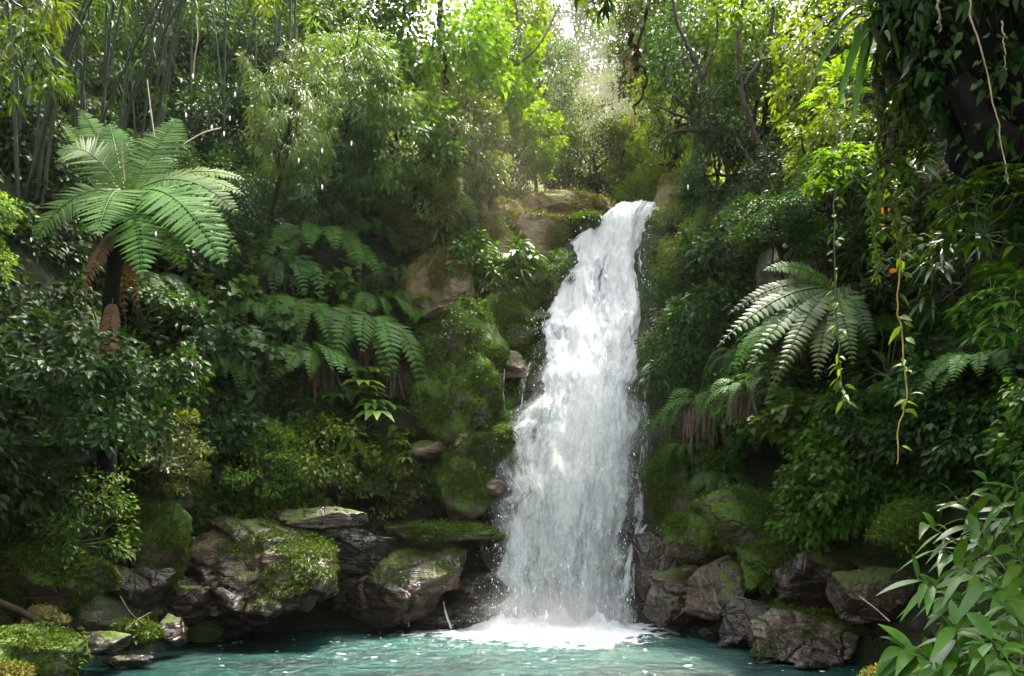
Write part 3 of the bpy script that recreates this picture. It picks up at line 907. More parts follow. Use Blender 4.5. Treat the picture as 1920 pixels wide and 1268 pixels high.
# ------------------------------------------------------------------ plant builders
def limb(a, b, r0_, r1, wob=.08, n=9, seed=0, k=6):
    a, b = np.asarray(a, float), np.asarray(b, float)
    t = np.linspace(0, 1, n)[:, None]
    P = a + (b - a) * t
    ln = np.linalg.norm(b - a)
    P = P + wob * ln * np.stack([vnoise(np.c_[t[:, 0] * 2.5, t[:, 0] * 0, t[:, 0] * 0 + j], seed) for j in range(3)], -1) * np.sin(np.pi * t)
    return tube(P, np.linspace(r0_, r1, n), k), P


def shrub_meshes(kind, seed, mat):
    """unit shrub about one metre in radius; the local +X side faces out from the wall"""
    r0 = np.random.default_rng(seed)
    st, fo = MB(), MB()
    K = {'round': 34, 'fine': 60, 'big': 34, 'pinnate': 26, 'heart': 30, 'lance': 26}[kind]
    d = nrm(r0.normal(0, 1, (K, 3)) * np.array([1, 1, .75]) + np.array([.35, 0, .35]))
    e = d * (.95 * r0.uniform(.45, 1, K) ** .6)[:, None] * (1 + .3 * vnoise(d * 1.7, seed))[:, None]
    for i in range(K):
        if i % 2 == 0:
            (V, Q), _ = limb((0, 0, -.25), e[i], .02, .006, .15, 6, seed + i, 4)
            st.add(V, Q)
    if kind == 'round':
        fo.add(*cloud(e, .26, 26, .15, .10, d, 2, r0=r0))
    elif kind == 'heart':
        fo.add(*cloud(e, .25, 13, .22, .19, d, 4, 'heart', .9, .35, fold=.15, r0=r0))
    elif kind == 'fine':
        fo.add(*cloud(e, .22, 44, .075, .045, d, 1, r0=r0))
    elif kind == 'big':
        for i in range(K):
            k = 6
            az = np.arange(k) * 2.4 + r0.random() * 6
            D = nrm(np.stack([np.cos(az), np.sin(az), np.full(k, .05)], -1) + d[i] * .5)
            L = r0.uniform(.3, .5, k)
            fo.add(*leaves(e[i] + D * .04, D, nrm(Zu + .4 * d[i]), L, L * .36, 6, .16, .55, 'lance'))
    elif kind == 'lance':
        fo.add(*cloud(e, .22, 14, .34, .075, d, 3, 'lance', .7, .45, r0=r0))
    elif kind == 'pinnate':
        for i in range(K):
            for j in range(3):
                D = nrm(d[i] + r0.normal(0, .55, 3))
                L = r0.uniform(.4, .7)
                V, Q = frond(e[i] * .75, e[i] * .75 + D * L * .6 + Zu * .12, e[i] * .75 + D * L - Zu * .18, .26, 9, r0=r0, simple=True)
                fo.add(V, Q)
    return st.mesh('stem', M['stalk']), fo.mesh('foliage', M[mat], smooth=kind in ('big', 'heart', 'lance'))


def frond(B, C, T, width, n=18, comb=8, r0=None, simple=False, N0=None, fold=.12, hang=.12):
    """pinnate frond along a curve from B over C to T"""
    r0 = r0 or rng
    R = bez(B, C, T, n + 3)
    ln = np.linalg.norm(np.diff(R, axis=0), axis=1).sum()
    Tn = nrm(np.gradient(R, axis=0))
    up = Zu if N0 is None else np.asarray(N0, float)
    S = nrm(np.cross(Tn, up))
    N = np.cross(S, Tn)
    mb = MB()
    V, Q = tube(R, np.linspace(ln * .006, ln * .002, len(R)), 4)
    mb.add(V, Q)
    t = np.linspace(0, 1, len(R))[2:]
    w = width * .5 * (np.sin(np.pi * np.clip(t * .93 + .07, 0, 1) ** .8) ** .75 + .03)
    gap = ln / n
    for sgn in (1, -1):
        P = R[2:]
        D = nrm(S[2:] * sgn + Tn[2:] * .38 + r0.normal(0, .05, P.shape))
        Nn = nrm(N[2:] + S[2:] * sgn * fold + r0.normal(0, .06, P.shape))
        L = w * r0.uniform(.92, 1.08, len(P))
        if simple:
            V, Q = leaves(P, D, Nn, L, np.minimum(gap * 1.05, L * .45), 2, .1, hang, 'lance')
        else:                                      # toothed leaflet: the margin steps in and out along its length
            m = comb * 2
            tt = np.linspace(0, 1, m + 1)
            pw = (1 - tt ** 2.2) * np.where(np.arange(m + 1) % 2 == 0, 1.0, .55)
            pw[0], pw[-1] = .3, .03
            k = len(P)
            S2 = nrm(np.cross(D, Nn))
            N2 = np.cross(S2, D)
            mid = P[:, None] + D[:, None] * (L[:, None] * tt[None])[..., None] - Zu * (hang * L[:, None] * tt[None] ** 2)[..., None]
            e = (np.minimum(gap * 1.3, L * .6)[:, None] * .5 * pw[None])[..., None]
            sw = D[:, None] * e * .5
            V = np.stack([mid + S2[:, None] * e + sw - N2[:, None] * e * .15, mid, mid - S2[:, None] * e + sw - N2[:, None] * e * .15], 2)
            r = np.arange(m) * 3
            q = np.stack([np.stack([r, r + 1, r + 4, r + 3], -1), np.stack([r + 1, r + 2, r + 5, r + 4], -1)], 1).reshape(-1, 4)
            Q = (np.arange(k)[:, None, None] * (3 * (m + 1)) + q[None]).reshape(-1, 4)
            V = V.reshape(-1, 3)
        mb.add(V, Q)
    return np.concatenate(mb.V), np.concatenate(mb.Q)


def frond_mesh(*a, mat='fern', **k):
    V, Q = frond(*a, **k)
    return MB().add(V, Q).mesh('frond', M[mat], smooth=False)


# fern rosette prototypes: lists of frond meshes, local +X outwards
def fern_proto(seed, mat='fern', nf=11, comb=5, n=15, wide=.34, droop=.75, rise=.55):
    r0 = np.random.default_rng(seed)
    out = []
    for i in range(nf):
        az = (i / nf - .5) * 4.6 + r0.normal(0, .12)
        L = r0.uniform(.8, 1.15)
        d = np.array([math.cos(az), math.sin(az), 0])
        out.append(frond_mesh((0, 0, 0), d * L * .62 + Zu * rise * r0.uniform(.6, 1.2), d * L * .95 - Zu * droop * r0.uniform(.5, 1.15), wide * r0.uniform(.85, 1.15), n, comb, r0, mat=mat, N0=(.7, r0.normal(0, .2), .8)))
    return out


def tree_meshes(seed, mat, kind='round', K=70, per=46, L=.07, W=.04, barkm='bark', rx=1., rz=1., trunk_h=1.6, trunk_r=.06, lean=.2, n=1, hole=.35, twig=1):
    """tree with a crown about one unit in radius, standing on its base at the origin"""
    r0 = np.random.default_rng(seed)
    top = np.array([lean * r0.normal(), lean * r0.normal(), trunk_h])
    tk, fo = MB(), MB()
    (V, Q), TPts = limb((0, 0, -.3), top + Zu * .4 * rz, trunk_r, trunk_r * .3, .1, 12, seed, 8)
    tk.add(V, Q)
    d = nrm(r0.normal(0, 1, (K * 3, 3)))
    e = d * np.array([rx, rx, rz]) * (r0.uniform(.45, 1, K * 3) ** .55)[:, None] * (1 + .35 * vnoise(d * 1.8, seed + 3))[:, None]
    e = e[vnoise(e * 1.9 + 7, seed) > -hole][:K]
    d = nrm(e)
    C = top + e
    for i in range(0, len(C), max(1, 3 // twig)):
        a = TPts[r0.integers(5, 12)]
        (V, Q), _ = limb(a, C[i], trunk_r * .32, trunk_r * .07, .16, 7, seed + i, 4)
        tk.add(V, Q)
    r = .24
    if kind == 'bamboo':
        fo.add(*cloud(C, .27, per, L, W, nrm(d * np.array([1, 1, .2]) - Zu * .35), 2, 'lance', .6, .5, .6, r0=r0))
    else:
        fo.add(*cloud(C, r, per, L, W, d, n, r0=r0))
    return tk.mesh('trunk', M[barkm]), fo.mesh('crown', M[mat], smooth=False)


SH, FE, TR = {}, {}, {}
def shrub_kind(kind, mat, v):
    if (kind, mat, v) not in SH:
        SH[kind, mat, v] = shrub_meshes(kind, 500 + len(SH) * 13, mat)
    return SH[kind, mat, v]


NSH = [0]


def shrub(kind, mat, px, py, w_px, label, Y=None, group=None, cat='shrub', nm='shrub', out=0.5, zs=1.0):
    h = hit(px, py)
    if Y is None:
        p, nn = h
    else:
        p, nn = at(px, py, Y), (h[1] if h else np.array([0, -1, 0]))
    sc = w_px / F * p[1] * .5
    hn = nrm(nn * np.array([1, 1, 0]) + np.array([0, -.25, 0]))
    p = p + hn * out * sc
    o = empty(nm, p, label, cat, group, math.atan2(hn[1], hn[0]) + rng.normal(0, .3), sc)
    o.scale = (sc, sc, sc * zs)
    NSH[0] += 1
    for me in shrub_kind(kind, mat, NSH[0] % 2):
        link(me.name.split('.')[0], me, o)
    return o


FE['fern'] = [fern_proto(s, wide=.5, n=20, comb=5) for s in (71, 72, 73)]
FE['light'] = [fern_proto(75, 'fern_light')]
FE['sword'] = [fern_proto(77, 'fern', 14, 1, 20, .2, .9, .6), fern_proto(78, 'fern_light', 13, 1, 20, .2, .9, .6)]
FE['tree'] = [fern_proto(81, 'fern', 13, 7, 22, .6, .95, .5), fern_proto(82, 'fern_light', 12, 7, 22, .6, .6, .5)]
FE['leaf_dark'] = [fern_proto(83, 'leaf_cool', 11, 4, 20, .48, .8, .5)]


def fern(kind, px, py, w_px, label, Y=None, v=0, out=.55, skirt=False, group=None, tilt=0):
    h = hit(px, py)
    p, nn = h if h else (at(px, py, Y), np.array([0, -1, 0]))
    if Y:
        p = at(px, py, Y)
    sc = w_px / F * p[1] * .5
    hn = nrm(nn * np.array([1, 1, 0]) + np.array([0, -.35, 0]))
    p = p + hn * out * sc
    o = empty('fern', p, label, 'fern', group, math.atan2(hn[1], hn[0]) + rng.normal(0, .25), sc)
    o.rotation_euler[1] = tilt
    for me in FE[kind][v % len(FE[kind])]:
        link('frond', me, o)
    if skirt:                                      # dead fronds and roots hanging under the rosette
        link('dead_skirt', SKIRT, o)
    return o


mb = MB()
r0 = np.random.default_rng(5)
k = 60
P = np.stack([r0.uniform(-.05, .25, k), r0.normal(0, .2, k), r0.uniform(-.1, .05, k)], -1)
mb.add(*leaves(P, nrm(np.stack([r0.normal(.1, .2, k), r0.normal(0, .25, k), -np.ones(k)], -1)), (1, 0, .2), r0.uniform(.3, .8, k), r0.uniform(.02, .06, k), 4, .3, .1, 'lance'))
SKIRT = mb.mesh('dead_skirt', M['root'], smooth=False)
# ------------------------------------------------------------------ the hero tree fern on the left
HY = 14.6
hc = at(236, 372, HY)
root = hit(205, 770)[0]
root = at(200, 800, HY + .3)
tf = empty('tree_fern', root, 'tall tree fern with wide feathery fronds rising from the left bank', 'tree fern')
bpy.context.view_layer.update()
def into(o, e):
    o.matrix_parent_inverse = e.matrix_world.inverted()
    return o
tkp = spline([root - Zu * 1.5, at(201, 720, HY + .3), at(208, 560, HY + .2), at(222, 450, HY + .1), hc], 26)
V, Q = tube(tkp, np.linspace(.17, .12, 26) * (1 + .15 * vnoise(np.c_[np.arange(26) * .7, np.zeros(26), np.zeros(26)], 3)), 10)
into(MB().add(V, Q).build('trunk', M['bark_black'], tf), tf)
# tips in photo pixels with their depth offset, height of the arch, width, tone
for tx, ty, dy, arch, wd, m in ((108, 288, -.3, .62, 1.15, 'fern'), (118, 232, 1.2, .25, .5, 'fern_light'), (150, 205, 1.3, .2, .62, 'fern'), (332, 222, .9, .1, 1.15, 'fern'),
                                (205, 232, 1.0, .12, .85, 'fern'), (462, 338, .4, .5, .5, 'fern_light'), (458, 366, .1, .55, .55, 'fern_light'), (446, 400, -.4, .75, .8, 'fern'),
                                (420, 500, -1.3, .95, 1.15, 'fern'), (452, 478, .5, .85, .55, 'fern_light'), (345, 505, .2, .6, .9, 'fern'), (268, 518, -1.5, .75, 1.15, 'fern'),
                                (62, 452, -.5, .7, 1.1, 'fern'), (182, 442, -1.7, .6, 1.1, 'fern'), (330, 300, 1.2, .45, .6, 'fern'), (300, 455, 1.1, .6, .8, 'leaf_cool'), (130, 400, 1.0, .6, .8, 'leaf_cool')):
    tip = at(tx, ty, HY + dy)
    mid = (hc + tip) / 2 + Zu * arch * 1.25
    up = nrm(Zu + np.array([0, -1.1, 0]))
    into(link('frond', frond_mesh(hc, mid, tip, wd * 1.2, 32, 7, mat=m, N0=up, hang=.1), tf), tf)
for tx, ty, q in ((150, 560, .5), (262, 585, -.4), (235, 610, -.5)):
    into(link('dead_frond', frond_mesh(at(220, 430, HY), at((222 + tx) / 2, 460, HY - q), at(tx, ty, HY - q * .6), .35, 18, 5, mat='dead', N0=(0, -1, .3), hang=.4), tf), tf)
# brown dead frond hanging beside the trunk, and two dry leaf stalks standing up
into(link('dead_frond', frond_mesh(at(212, 560, HY - .1), at(200, 620, HY - .2), at(206, 722, HY - .25), .42, 20, 6, mat='dead', N0=(0, -1, .2), hang=.5), tf), tf)
dead = lambda pts, r, nm, lb, mat='dry_stalk', cat='stalk': tag(MB().add(*tube(spline([at(*p) for p in pts], 24), r, 5)).build(nm, M[mat]), lb, cat)

# ------------------------------------------------------------------ carpets on the walls
qc = (TP[:-1, :-1] + TP[1:, :-1] + TP[1:, 1:] + TP[:-1, 1:]) / 4
d1, d2 = TP[1:, 1:] - TP[:-1, :-1], TP[1:, :-1] - TP[:-1, 1:]
qn = np.cross(d1, d2)
qa = np.linalg.norm(qn, axis=-1) * .5
qn = nrm(qn)
qn = np.where((qn[..., 1] * 1 + 0 > 0)[..., None], -qn, qn)
tq = (np.arange(NTT - 1)[None] + .5) / sub + np.zeros((NS - 1, 1))
qx, qy = proj(qc)
QSIDE = np.where(np.arange(NS - 1) < smid, -1, 1)[:, None] + np.zeros((1, NTT - 1))
CQ = CAVE[:-1, :-1]
wfq = wf[:-1, None] + np.zeros((1, NTT - 1))


def carpet(name, label, mask, mat, n, per, L, W, thick=.35, clump=.25, nn=1, prof='ovate', noise_cut=-.12, ns=.7, hang=.2):
    wgt = (qa * mask * (CQ < .25)).ravel()
    i = rng.choice(len(wgt), n, p=wgt / wgt.sum())
    s_, t_ = np.unravel_index(i, qa.shape)
    a, b = rng.random((2, n, 1))
    P = (TP[s_, t_] * (1 - a) + TP[s_ + 1, t_] * a) * (1 - b) + (TP[s_, t_ + 1] * (1 - a) + TP[s_ + 1, t_ + 1] * a) * b
    N = qn[s_, t_]
    v = fbm(P * ns, 91, 3)
    k = v > noise_cut
    P, N, v = P[k], N[k], v[k]
    P = P + N * (thick * (rng.random(len(P)) + np.maximum(v, 0) * .9))[:, None]
    o = nrm(N * np.array([1, 1, .5]) + np.array([0, 0, .1]))
    mb = MB()
    sz = np.repeat(1.0, len(P))
    mb.add(*cloud(P, clump, per, L, W, o, nn, prof, .6, hang, .8, jit=.7))
    ob = mb.build(name, M[mat], smooth=False)
    return tag(ob, label, kind='stuff')


inview = (qx > -350) & (qx < 2250) & (qy > -500) & (qy < 1300) & (qc[..., 1] > 4)
left, right = QSIDE < 0, QSIDE > 0
lowrock = tq < 5.2
near_fall = (qx > 820) & (qx < 1330) & (qc[..., 1] > 20) & (tq < 12)
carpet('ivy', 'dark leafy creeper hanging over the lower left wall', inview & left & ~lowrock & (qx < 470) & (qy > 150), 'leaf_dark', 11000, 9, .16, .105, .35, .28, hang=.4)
carpet('ground_cover', 'bright small-leaved ground cover on the ledge above the left rocks', inview & left & (tq > 4.6) & (tq < 7.5) & (qx > 360) & (qx < 780) & (qy > 800), 'leaf_light', 2600, 14, .085, .06, .25, .2)
carpet('undergrowth', 'mixed green undergrowth covering the middle of the left wall', inview & left & ~lowrock & (qx > 330) & (qx < 840) & (qy < 900) & (tq < 12), 'leaf_cool', 7000, 9, .13, .08, .2, .24)
carpet('creeper', 'dense small-leaved creeper on the lower right wall', inview & right & (tq > 4.4) & (qx > 1330) & (qy > 760), 'leaf_mid', 9000, 10, .12, .085, .35, .22, hang=.35)
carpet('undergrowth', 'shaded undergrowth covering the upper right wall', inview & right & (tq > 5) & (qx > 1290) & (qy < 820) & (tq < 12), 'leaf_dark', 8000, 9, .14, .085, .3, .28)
carpet('ground_cover', 'small ferny ground cover on the mossy wall right of the waterfall', inview & right & (tq > 2.5) & (qx > 1225) & (qx < 1400) & (qc[..., 1] > 17), 'leaf_mid', 4200, 12, .07, .05, .22, .18)
carpet('ground_cover', 'low plants on the mossy wall left of the waterfall', inview & left & (tq > 4.5) & (tq < 11) & (qx > 780) & (qx < 1010), 'leaf_mid', 1800, 11, .08, .05, .15, .18, noise_cut=.1)
carpet('moss', 'soft green moss tufts on the damp rock around the waterfall', inview & (tq > 1.5) & (tq < 12) & (qx > 760) & (qx < 1330) & (qc[..., 1] > 19), 'moss', 16000, 7, .05, .022, .04, .06, noise_cut=-.1)
carpet('moss', 'moss and small weeds on the low rocks along the waterline', inview & (tq > 1.1) & (tq < 5.4) & ((qx < 760) | (qx > 1330)), 'moss', 9000, 7, .06, .03, .05, .08, noise_cut=.0)
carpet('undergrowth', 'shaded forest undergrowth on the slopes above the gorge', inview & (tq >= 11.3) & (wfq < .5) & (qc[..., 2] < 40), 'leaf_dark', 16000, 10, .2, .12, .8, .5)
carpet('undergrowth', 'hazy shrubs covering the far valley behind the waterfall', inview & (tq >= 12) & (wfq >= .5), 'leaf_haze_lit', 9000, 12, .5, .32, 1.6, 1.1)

# leafy sprigs rooted in the moss of the boulders and wall blocks
P_, N_ = (np.concatenate([q[j] for q in ROCKPTS]) for j in (0, 1))
v_ = fbm(P_ * 1.6, 17, 3)
for lo_, mt_, L_, per_, lb_ in ((.12, 'leaf_mid', .075, 9, 'small leafy sprigs growing out of the moss on the rocks'), (-9, 'leaf_light', .05, 5, 'scattered tiny seedlings on the mossy rocks')):
    k_ = (v_ > lo_) if lo_ > -5 else (v_ < -.12)
    tag(MB().add(*cloud(P_[k_] + N_[k_] * .05, .14, per_, L_, L_ * .6, N_[k_], 1, up=.6, droop=.35)).build('ground_cover', M[mt_], smooth=False), lb_, kind='stuff')
# ------------------------------------------------------------------ trees
CR = {}
for key, (mat, kd, K, per, L, W, rx, rz) in {
        'round_mid': ('leaf_mid', 'r', 90, 60, .085, .05, 1, .9), 'round_light': ('leaf_light', 'r', 90, 55, .085, .05, 1, .95), 'fine_dark': ('leaf_dark', 'r', 100, 70, .06, .034, 1, .85),
        'fine_cool': ('leaf_cool', 'r', 100, 70, .06, .034, 1, 1), 'olive': ('leaf_olive', 'r', 90, 60, .075, .04, 1, 1), 'yellow': ('leaf_yellow', 'r', 80, 46, .085, .052, 1, .9),
        'haze': ('leaf_haze', 'r', 180, 80, .055, .037, 1, 1), 'bamboo': ('bamboo_leaf', 'bamboo', 110, 46, .13, .02, 1, 1.25), 'cascade': ('leaf_yellow', 'r', 60, 50, .10, .066, .62, 1.3),
        'bamboo_dark': ('leaf_cool', 'bamboo', 110, 40, .13, .02, 1, 1.2)}.items():
    r0 = np.random.default_rng(900 + len(CR))
    d_ = nrm(r0.normal(0, 1, (K * 3, 3)))
    e_ = d_ * np.array([rx, rx, rz]) * (r0.uniform(.35, 1, K * 3) ** .55)[:, None] * (1 + .35 * vnoise(d_ * 1.8, 60 + len(CR)))[:, None]
    e_ = e_[vnoise(e_ * 1.9 + 7, 80 + len(CR)) > -.38][:K]
    dn_ = nrm(e_)
    if kd == 'bamboo':
        arr = cloud(e_, .17, per, L, W, nrm(dn_ * np.array([1, 1, .3]) - Zu * .1), 2, 'lance', .7, .4, .5, r0=r0)
    else:
        arr = cloud(e_, .22, per, L, W, dn_, 1, hang_ if False else 'ovate', r0=r0) if False else cloud(e_, .22, per, L, W, dn_, 1, r0=r0)
    CR[key] = (MB().add(*arr).mesh('crown', M[mat], smooth=False), e_)


def tree(kind, cx, cy, w_px, Y, label, zs=1.0, bark='bark', tr=.05, nl=7, base=None, nm='tree', cat='tree', group=None):
    """crown centred on that point; its trunk runs down to the nearest ground"""
    c = at(cx, cy, Y)
    sc = w_px / F * Y * .5
    if base:
        h = hit(*base)
        g_ = h[0]
    else:
        q, _, _, _ = BV.find_nearest(Vector(c - Zu * sc * 1.9 + np.array([0, sc * .5, 0])))
        g_ = np.array(q)
    t = empty(nm, g_, label, cat, group)
    me, e = CR[kind]
    o = link('crown', me, t)
    o.location = [float(v) for v in c - g_]
    o.rotation_euler[2] = rng.random() * 6.28
    o.scale = (sc, sc, sc * zs)
    rz = o.rotation_euler[2]
    mb = MB()
    T = c - g_
    R_0 = tr * sc + .03
    P = spline([-.3 * Zu, T * .35 + Zu * .1 * sc + .12 * sc * rng.normal(0, 1, 3), T * .75 + .1 * sc * rng.normal(0, 1, 3), T + Zu * .35 * sc], 20)
    mb.add(*tube(P, np.linspace(R_0, R_0 * .3, 20), 8))
    ca, sa = math.cos(rz), math.sin(rz)
    for i in rng.choice(len(e), nl, False):
        q = e[i] * np.array([sc, sc, sc * zs]) * .9
        q = np.array([q[0] * ca - q[1] * sa, q[0] * sa + q[1] * ca, q[2]]) + T
        (V, Q), _ = limb(P[rng.integers(9, 18)], q, R_0 * .42, R_0 * .1, .18, 8, int(rng.integers(999)), 5)
        mb.add(V, Q)
    mb.build('trunk', M[bark], t)
    return t


T_ = tree
# far valley
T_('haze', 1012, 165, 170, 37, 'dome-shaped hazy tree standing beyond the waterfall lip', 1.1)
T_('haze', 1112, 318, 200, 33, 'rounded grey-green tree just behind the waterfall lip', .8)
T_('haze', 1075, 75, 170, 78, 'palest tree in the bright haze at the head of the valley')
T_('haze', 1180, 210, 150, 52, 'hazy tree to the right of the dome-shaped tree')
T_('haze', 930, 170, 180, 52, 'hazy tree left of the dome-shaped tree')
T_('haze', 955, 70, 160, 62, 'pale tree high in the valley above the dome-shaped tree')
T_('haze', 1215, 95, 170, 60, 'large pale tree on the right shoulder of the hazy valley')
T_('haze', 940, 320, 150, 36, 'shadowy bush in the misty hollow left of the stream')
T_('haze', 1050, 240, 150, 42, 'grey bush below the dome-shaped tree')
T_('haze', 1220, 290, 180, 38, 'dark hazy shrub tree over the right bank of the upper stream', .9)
T_('round_light', 1196, 368, 100, 29.5, 'bright green bush right at the edge of the waterfall lip', .8)
# middle, left of the valley
T_('cascade', 1010, 262, 120, 29, 'sunlit yellow-green foliage cascading down above the lip', 1.0, base=(905, 330))
T_('cascade', 950, 190, 120, 29.5, 'glowing yellow-green spray above the misty hollow', .9, base=(890, 330))
T_('yellow', 905, 110, 220, 31, 'yellow-lit tree with several leaning bare trunks', 1.0, base=(880, 330), tr=.06, nl=12)
T_('yellow', 955, 15, 170, 33, 'yellow canopy tree across the top of the valley mouth', .8, base=(900, 260), nl=12)
T_('round_light', 815, 95, 260, 27, 'bright mid-green tree between the bamboo and the yellow-lit tree', 1.1, base=(800, 380))
T_('olive', 860, 270, 210, 26, 'olive-green bushy tree overhanging the misty hollow', 1.2, base=(830, 420))
T_('round_mid', 740, 265, 260, 24.5, 'leafy green tree right of the feathery bamboo', 1.2, base=(720, 440))
T_('round_mid', 690, 60, 260, 27, 'green canopy tree behind the feathery bamboo', 1.0, base=(660, 320))
T_('olive', 790, 380, 170, 24.5, 'olive shrub tree above the pale broken ledge', 1.0, base=(780, 470))
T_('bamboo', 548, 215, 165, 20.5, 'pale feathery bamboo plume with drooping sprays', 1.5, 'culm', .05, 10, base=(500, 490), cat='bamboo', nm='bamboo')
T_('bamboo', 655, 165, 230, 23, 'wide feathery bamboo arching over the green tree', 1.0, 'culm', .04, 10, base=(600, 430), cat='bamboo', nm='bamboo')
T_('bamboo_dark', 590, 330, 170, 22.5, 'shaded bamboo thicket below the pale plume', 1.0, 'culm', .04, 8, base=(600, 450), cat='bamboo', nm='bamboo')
# upper left: mostly darker leaf kinds, standing in for canopy shade
for a in ((60, 40, 330, 20, 'fine_cool', 'green crown in the top left corner'), (215, 60, 260, 25, 'fine_dark', 'dark crown above the bamboo stems'), (345, 75, 250, 27, 'fine_cool', 'green crown above the dark thicket on the left slope'),
          (450, 130, 220, 27, 'fine_dark', 'dark fine-leaved tree between the bamboo stems and the pale plume'), (400, 250, 240, 25, 'fine_dark', 'darkest bushy tree on the left slope behind the tree fern'),
          (560, 40, 240, 29, 'round_mid', 'green crown at the top edge above the pale bamboo plume'), (300, 340, 200, 22, 'fine_cool', 'cool green bush directly behind the tree fern'),
          (430, 385, 190, 22.5, 'fine_dark', 'dark bush right of the tree fern fronds'), (130, 180, 210, 23, 'fine_dark', 'dark leaf mass among the bamboo stems')):
    T_(a[4], a[0], a[1], a[2], a[3], a[5])
# right slope
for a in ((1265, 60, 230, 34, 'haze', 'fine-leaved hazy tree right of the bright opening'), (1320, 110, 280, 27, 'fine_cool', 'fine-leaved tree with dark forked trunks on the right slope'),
          (1265, 235, 190, 29, 'yellow', 'yellow-lit bush behind the bare right branches'), (1420, 230, 240, 24, 'fine_dark', 'dark tree leaning over the right wall'),
          (1450, 60, 260, 24, 'round_light', 'bright backlit crown at the top right of the valley'), (1350, 330, 170, 25, 'fine_cool', 'cool green bush over the right mossy boulder'),
          (1560, 110, 240, 19, 'yellow', 'yellow backlit leaves beside the strap-leaved epiphyte'), (1470, 370, 190, 21, 'fine_dark', 'dark hollow bush in the middle of the right slope'),
          (1600, 300, 230, 16, 'round_light', 'sunlit green tree behind the hanging vines'), (1390, 20, 200, 29, 'olive', 'olive crown at the top edge right of the valley')):
    T_(a[4], a[0], a[1], a[2], a[3], a[5], nl=11, tr=.07)
T_('fine_cool', 1550, 395, 230, 15.5, 'cool fine-leaved bush added to shade the spreading right fern', .7)  # added to keep sun off the fern; doubles as its dark leaf backdrop
T_('fine_dark', 1450, 420, 170, 15.6, 'dark bush overhanging the frond tips of the spreading right fern', .6)
# bare dark trunks and branches that show against the light
def bough(pts, r0_, r1, label, mat='bark', cat='tree trunk', nm='bare_trunk', forks=(), n=40):
    P = spline([at(*p) for p in pts], n)
    P[1:-1] += .12 * r0_ * rng.normal(0, 1, (n - 2, 3))
    t = empty(nm, P[0], label, cat)
    MB().add(*tube(P - P[0], np.linspace(r0_ * .45, r1 * .45, n), 7)).build('trunk', M[mat], t)
    for f in forks:
        Pf = spline([at(*p) for p in f], 24) - P[0]
        MB().add(*tube(Pf, np.linspace(r1 * .7, r1 * .22, 24), 5)).build('branch', M[mat], t)
    return t


bough([(900, 330, 31), (930, 160, 30), (905, 60, 30), (915, -40, 30)], .22, .12, 'pale bare trunk of the yellow-lit tree, leaning left', 'bark_pale')
bough([(925, 300, 31), (945, 180, 30), (975, 90, 30), (960, -30, 30)], .2, .1, 'crooked bare trunk right of the pale leaning trunk', 'bark_pale', forks=[[(960, 130, 30), (1010, 85, 30), (1050, 10, 30)], [(950, 100, 30), (930, 105, 30), (895, 40, 30)]])
bough([(850, 330, 27), (835, 140, 26), (826, 60, 26), (832, -40, 26)], .3, .2, 'thick dark trunk above the bright mid-green tree')
bough([(1385, 400, 24), (1340, 230, 24), (1310, 130, 24), (1270, 40, 24), (1255, -40, 24)], .2, .09, 'long dark trunk curving up left across the right slope', forks=[[(1340, 235, 24), (1270, 215, 24), (1225, 195, 24)], [(1318, 150, 24), (1345, 60, 24), (1335, -20, 24)], [(1350, 255, 24), (1290, 245, 24), (1250, 255, 24), (1235, 290, 24)]])
bough([(1450, 330, 22), (1400, 210, 22), (1385, 100, 22), (1395, -40, 22)], .18, .1, 'straight dark trunk right of the long curving trunk', forks=[[(1395, 160, 22), (1440, 90, 22), (1450, 20, 22)]])
bough([(1170, 370, 31), (1165, 300, 31), (1190, 250, 31), (1210, 180, 31)], .14, .05, 'thin dark sapling leaning over the upper stream', forks=[[(1185, 260, 31), (1235, 240, 31), (1275, 225, 31)]])
bough([(1460, 330, 19), (1500, 275, 18.5), (1560, 235, 18)], .04, .02, 'pale dead branch lying across the dark right slope', 'bark_pale', 'branch', 'dead_branch')
bough([(1430, 520, 21), (1440, 430, 21), (1420, 330, 21), (1380, 260, 21)], .12, .07, 'mossy trunk rising from the middle of the right wall', 'bark_moss')
bough([(1555, 520, 16), (1480, 420, 18), (1440, 330, 20)], .05, .03, 'slender branch crossing behind the right fern', 'bark', 'branch', 'dead_branch')
bough([(560, 200, 27), (565, 60, 27), (560, -40, 27)], .22, .16, 'dark upright trunk left of the wide feathery bamboo')
bough([(285, 120, 23), (287, 40, 23), (285, -40, 23)], .12, .1, 'dark straight trunk above the tree fern')
bough([(560, 190, 26), (460, 60, 26), (380, -30, 26)], .07, .04, 'thin dark bough slanting up to the top left', 'bark', 'branch', 'dead_branch')
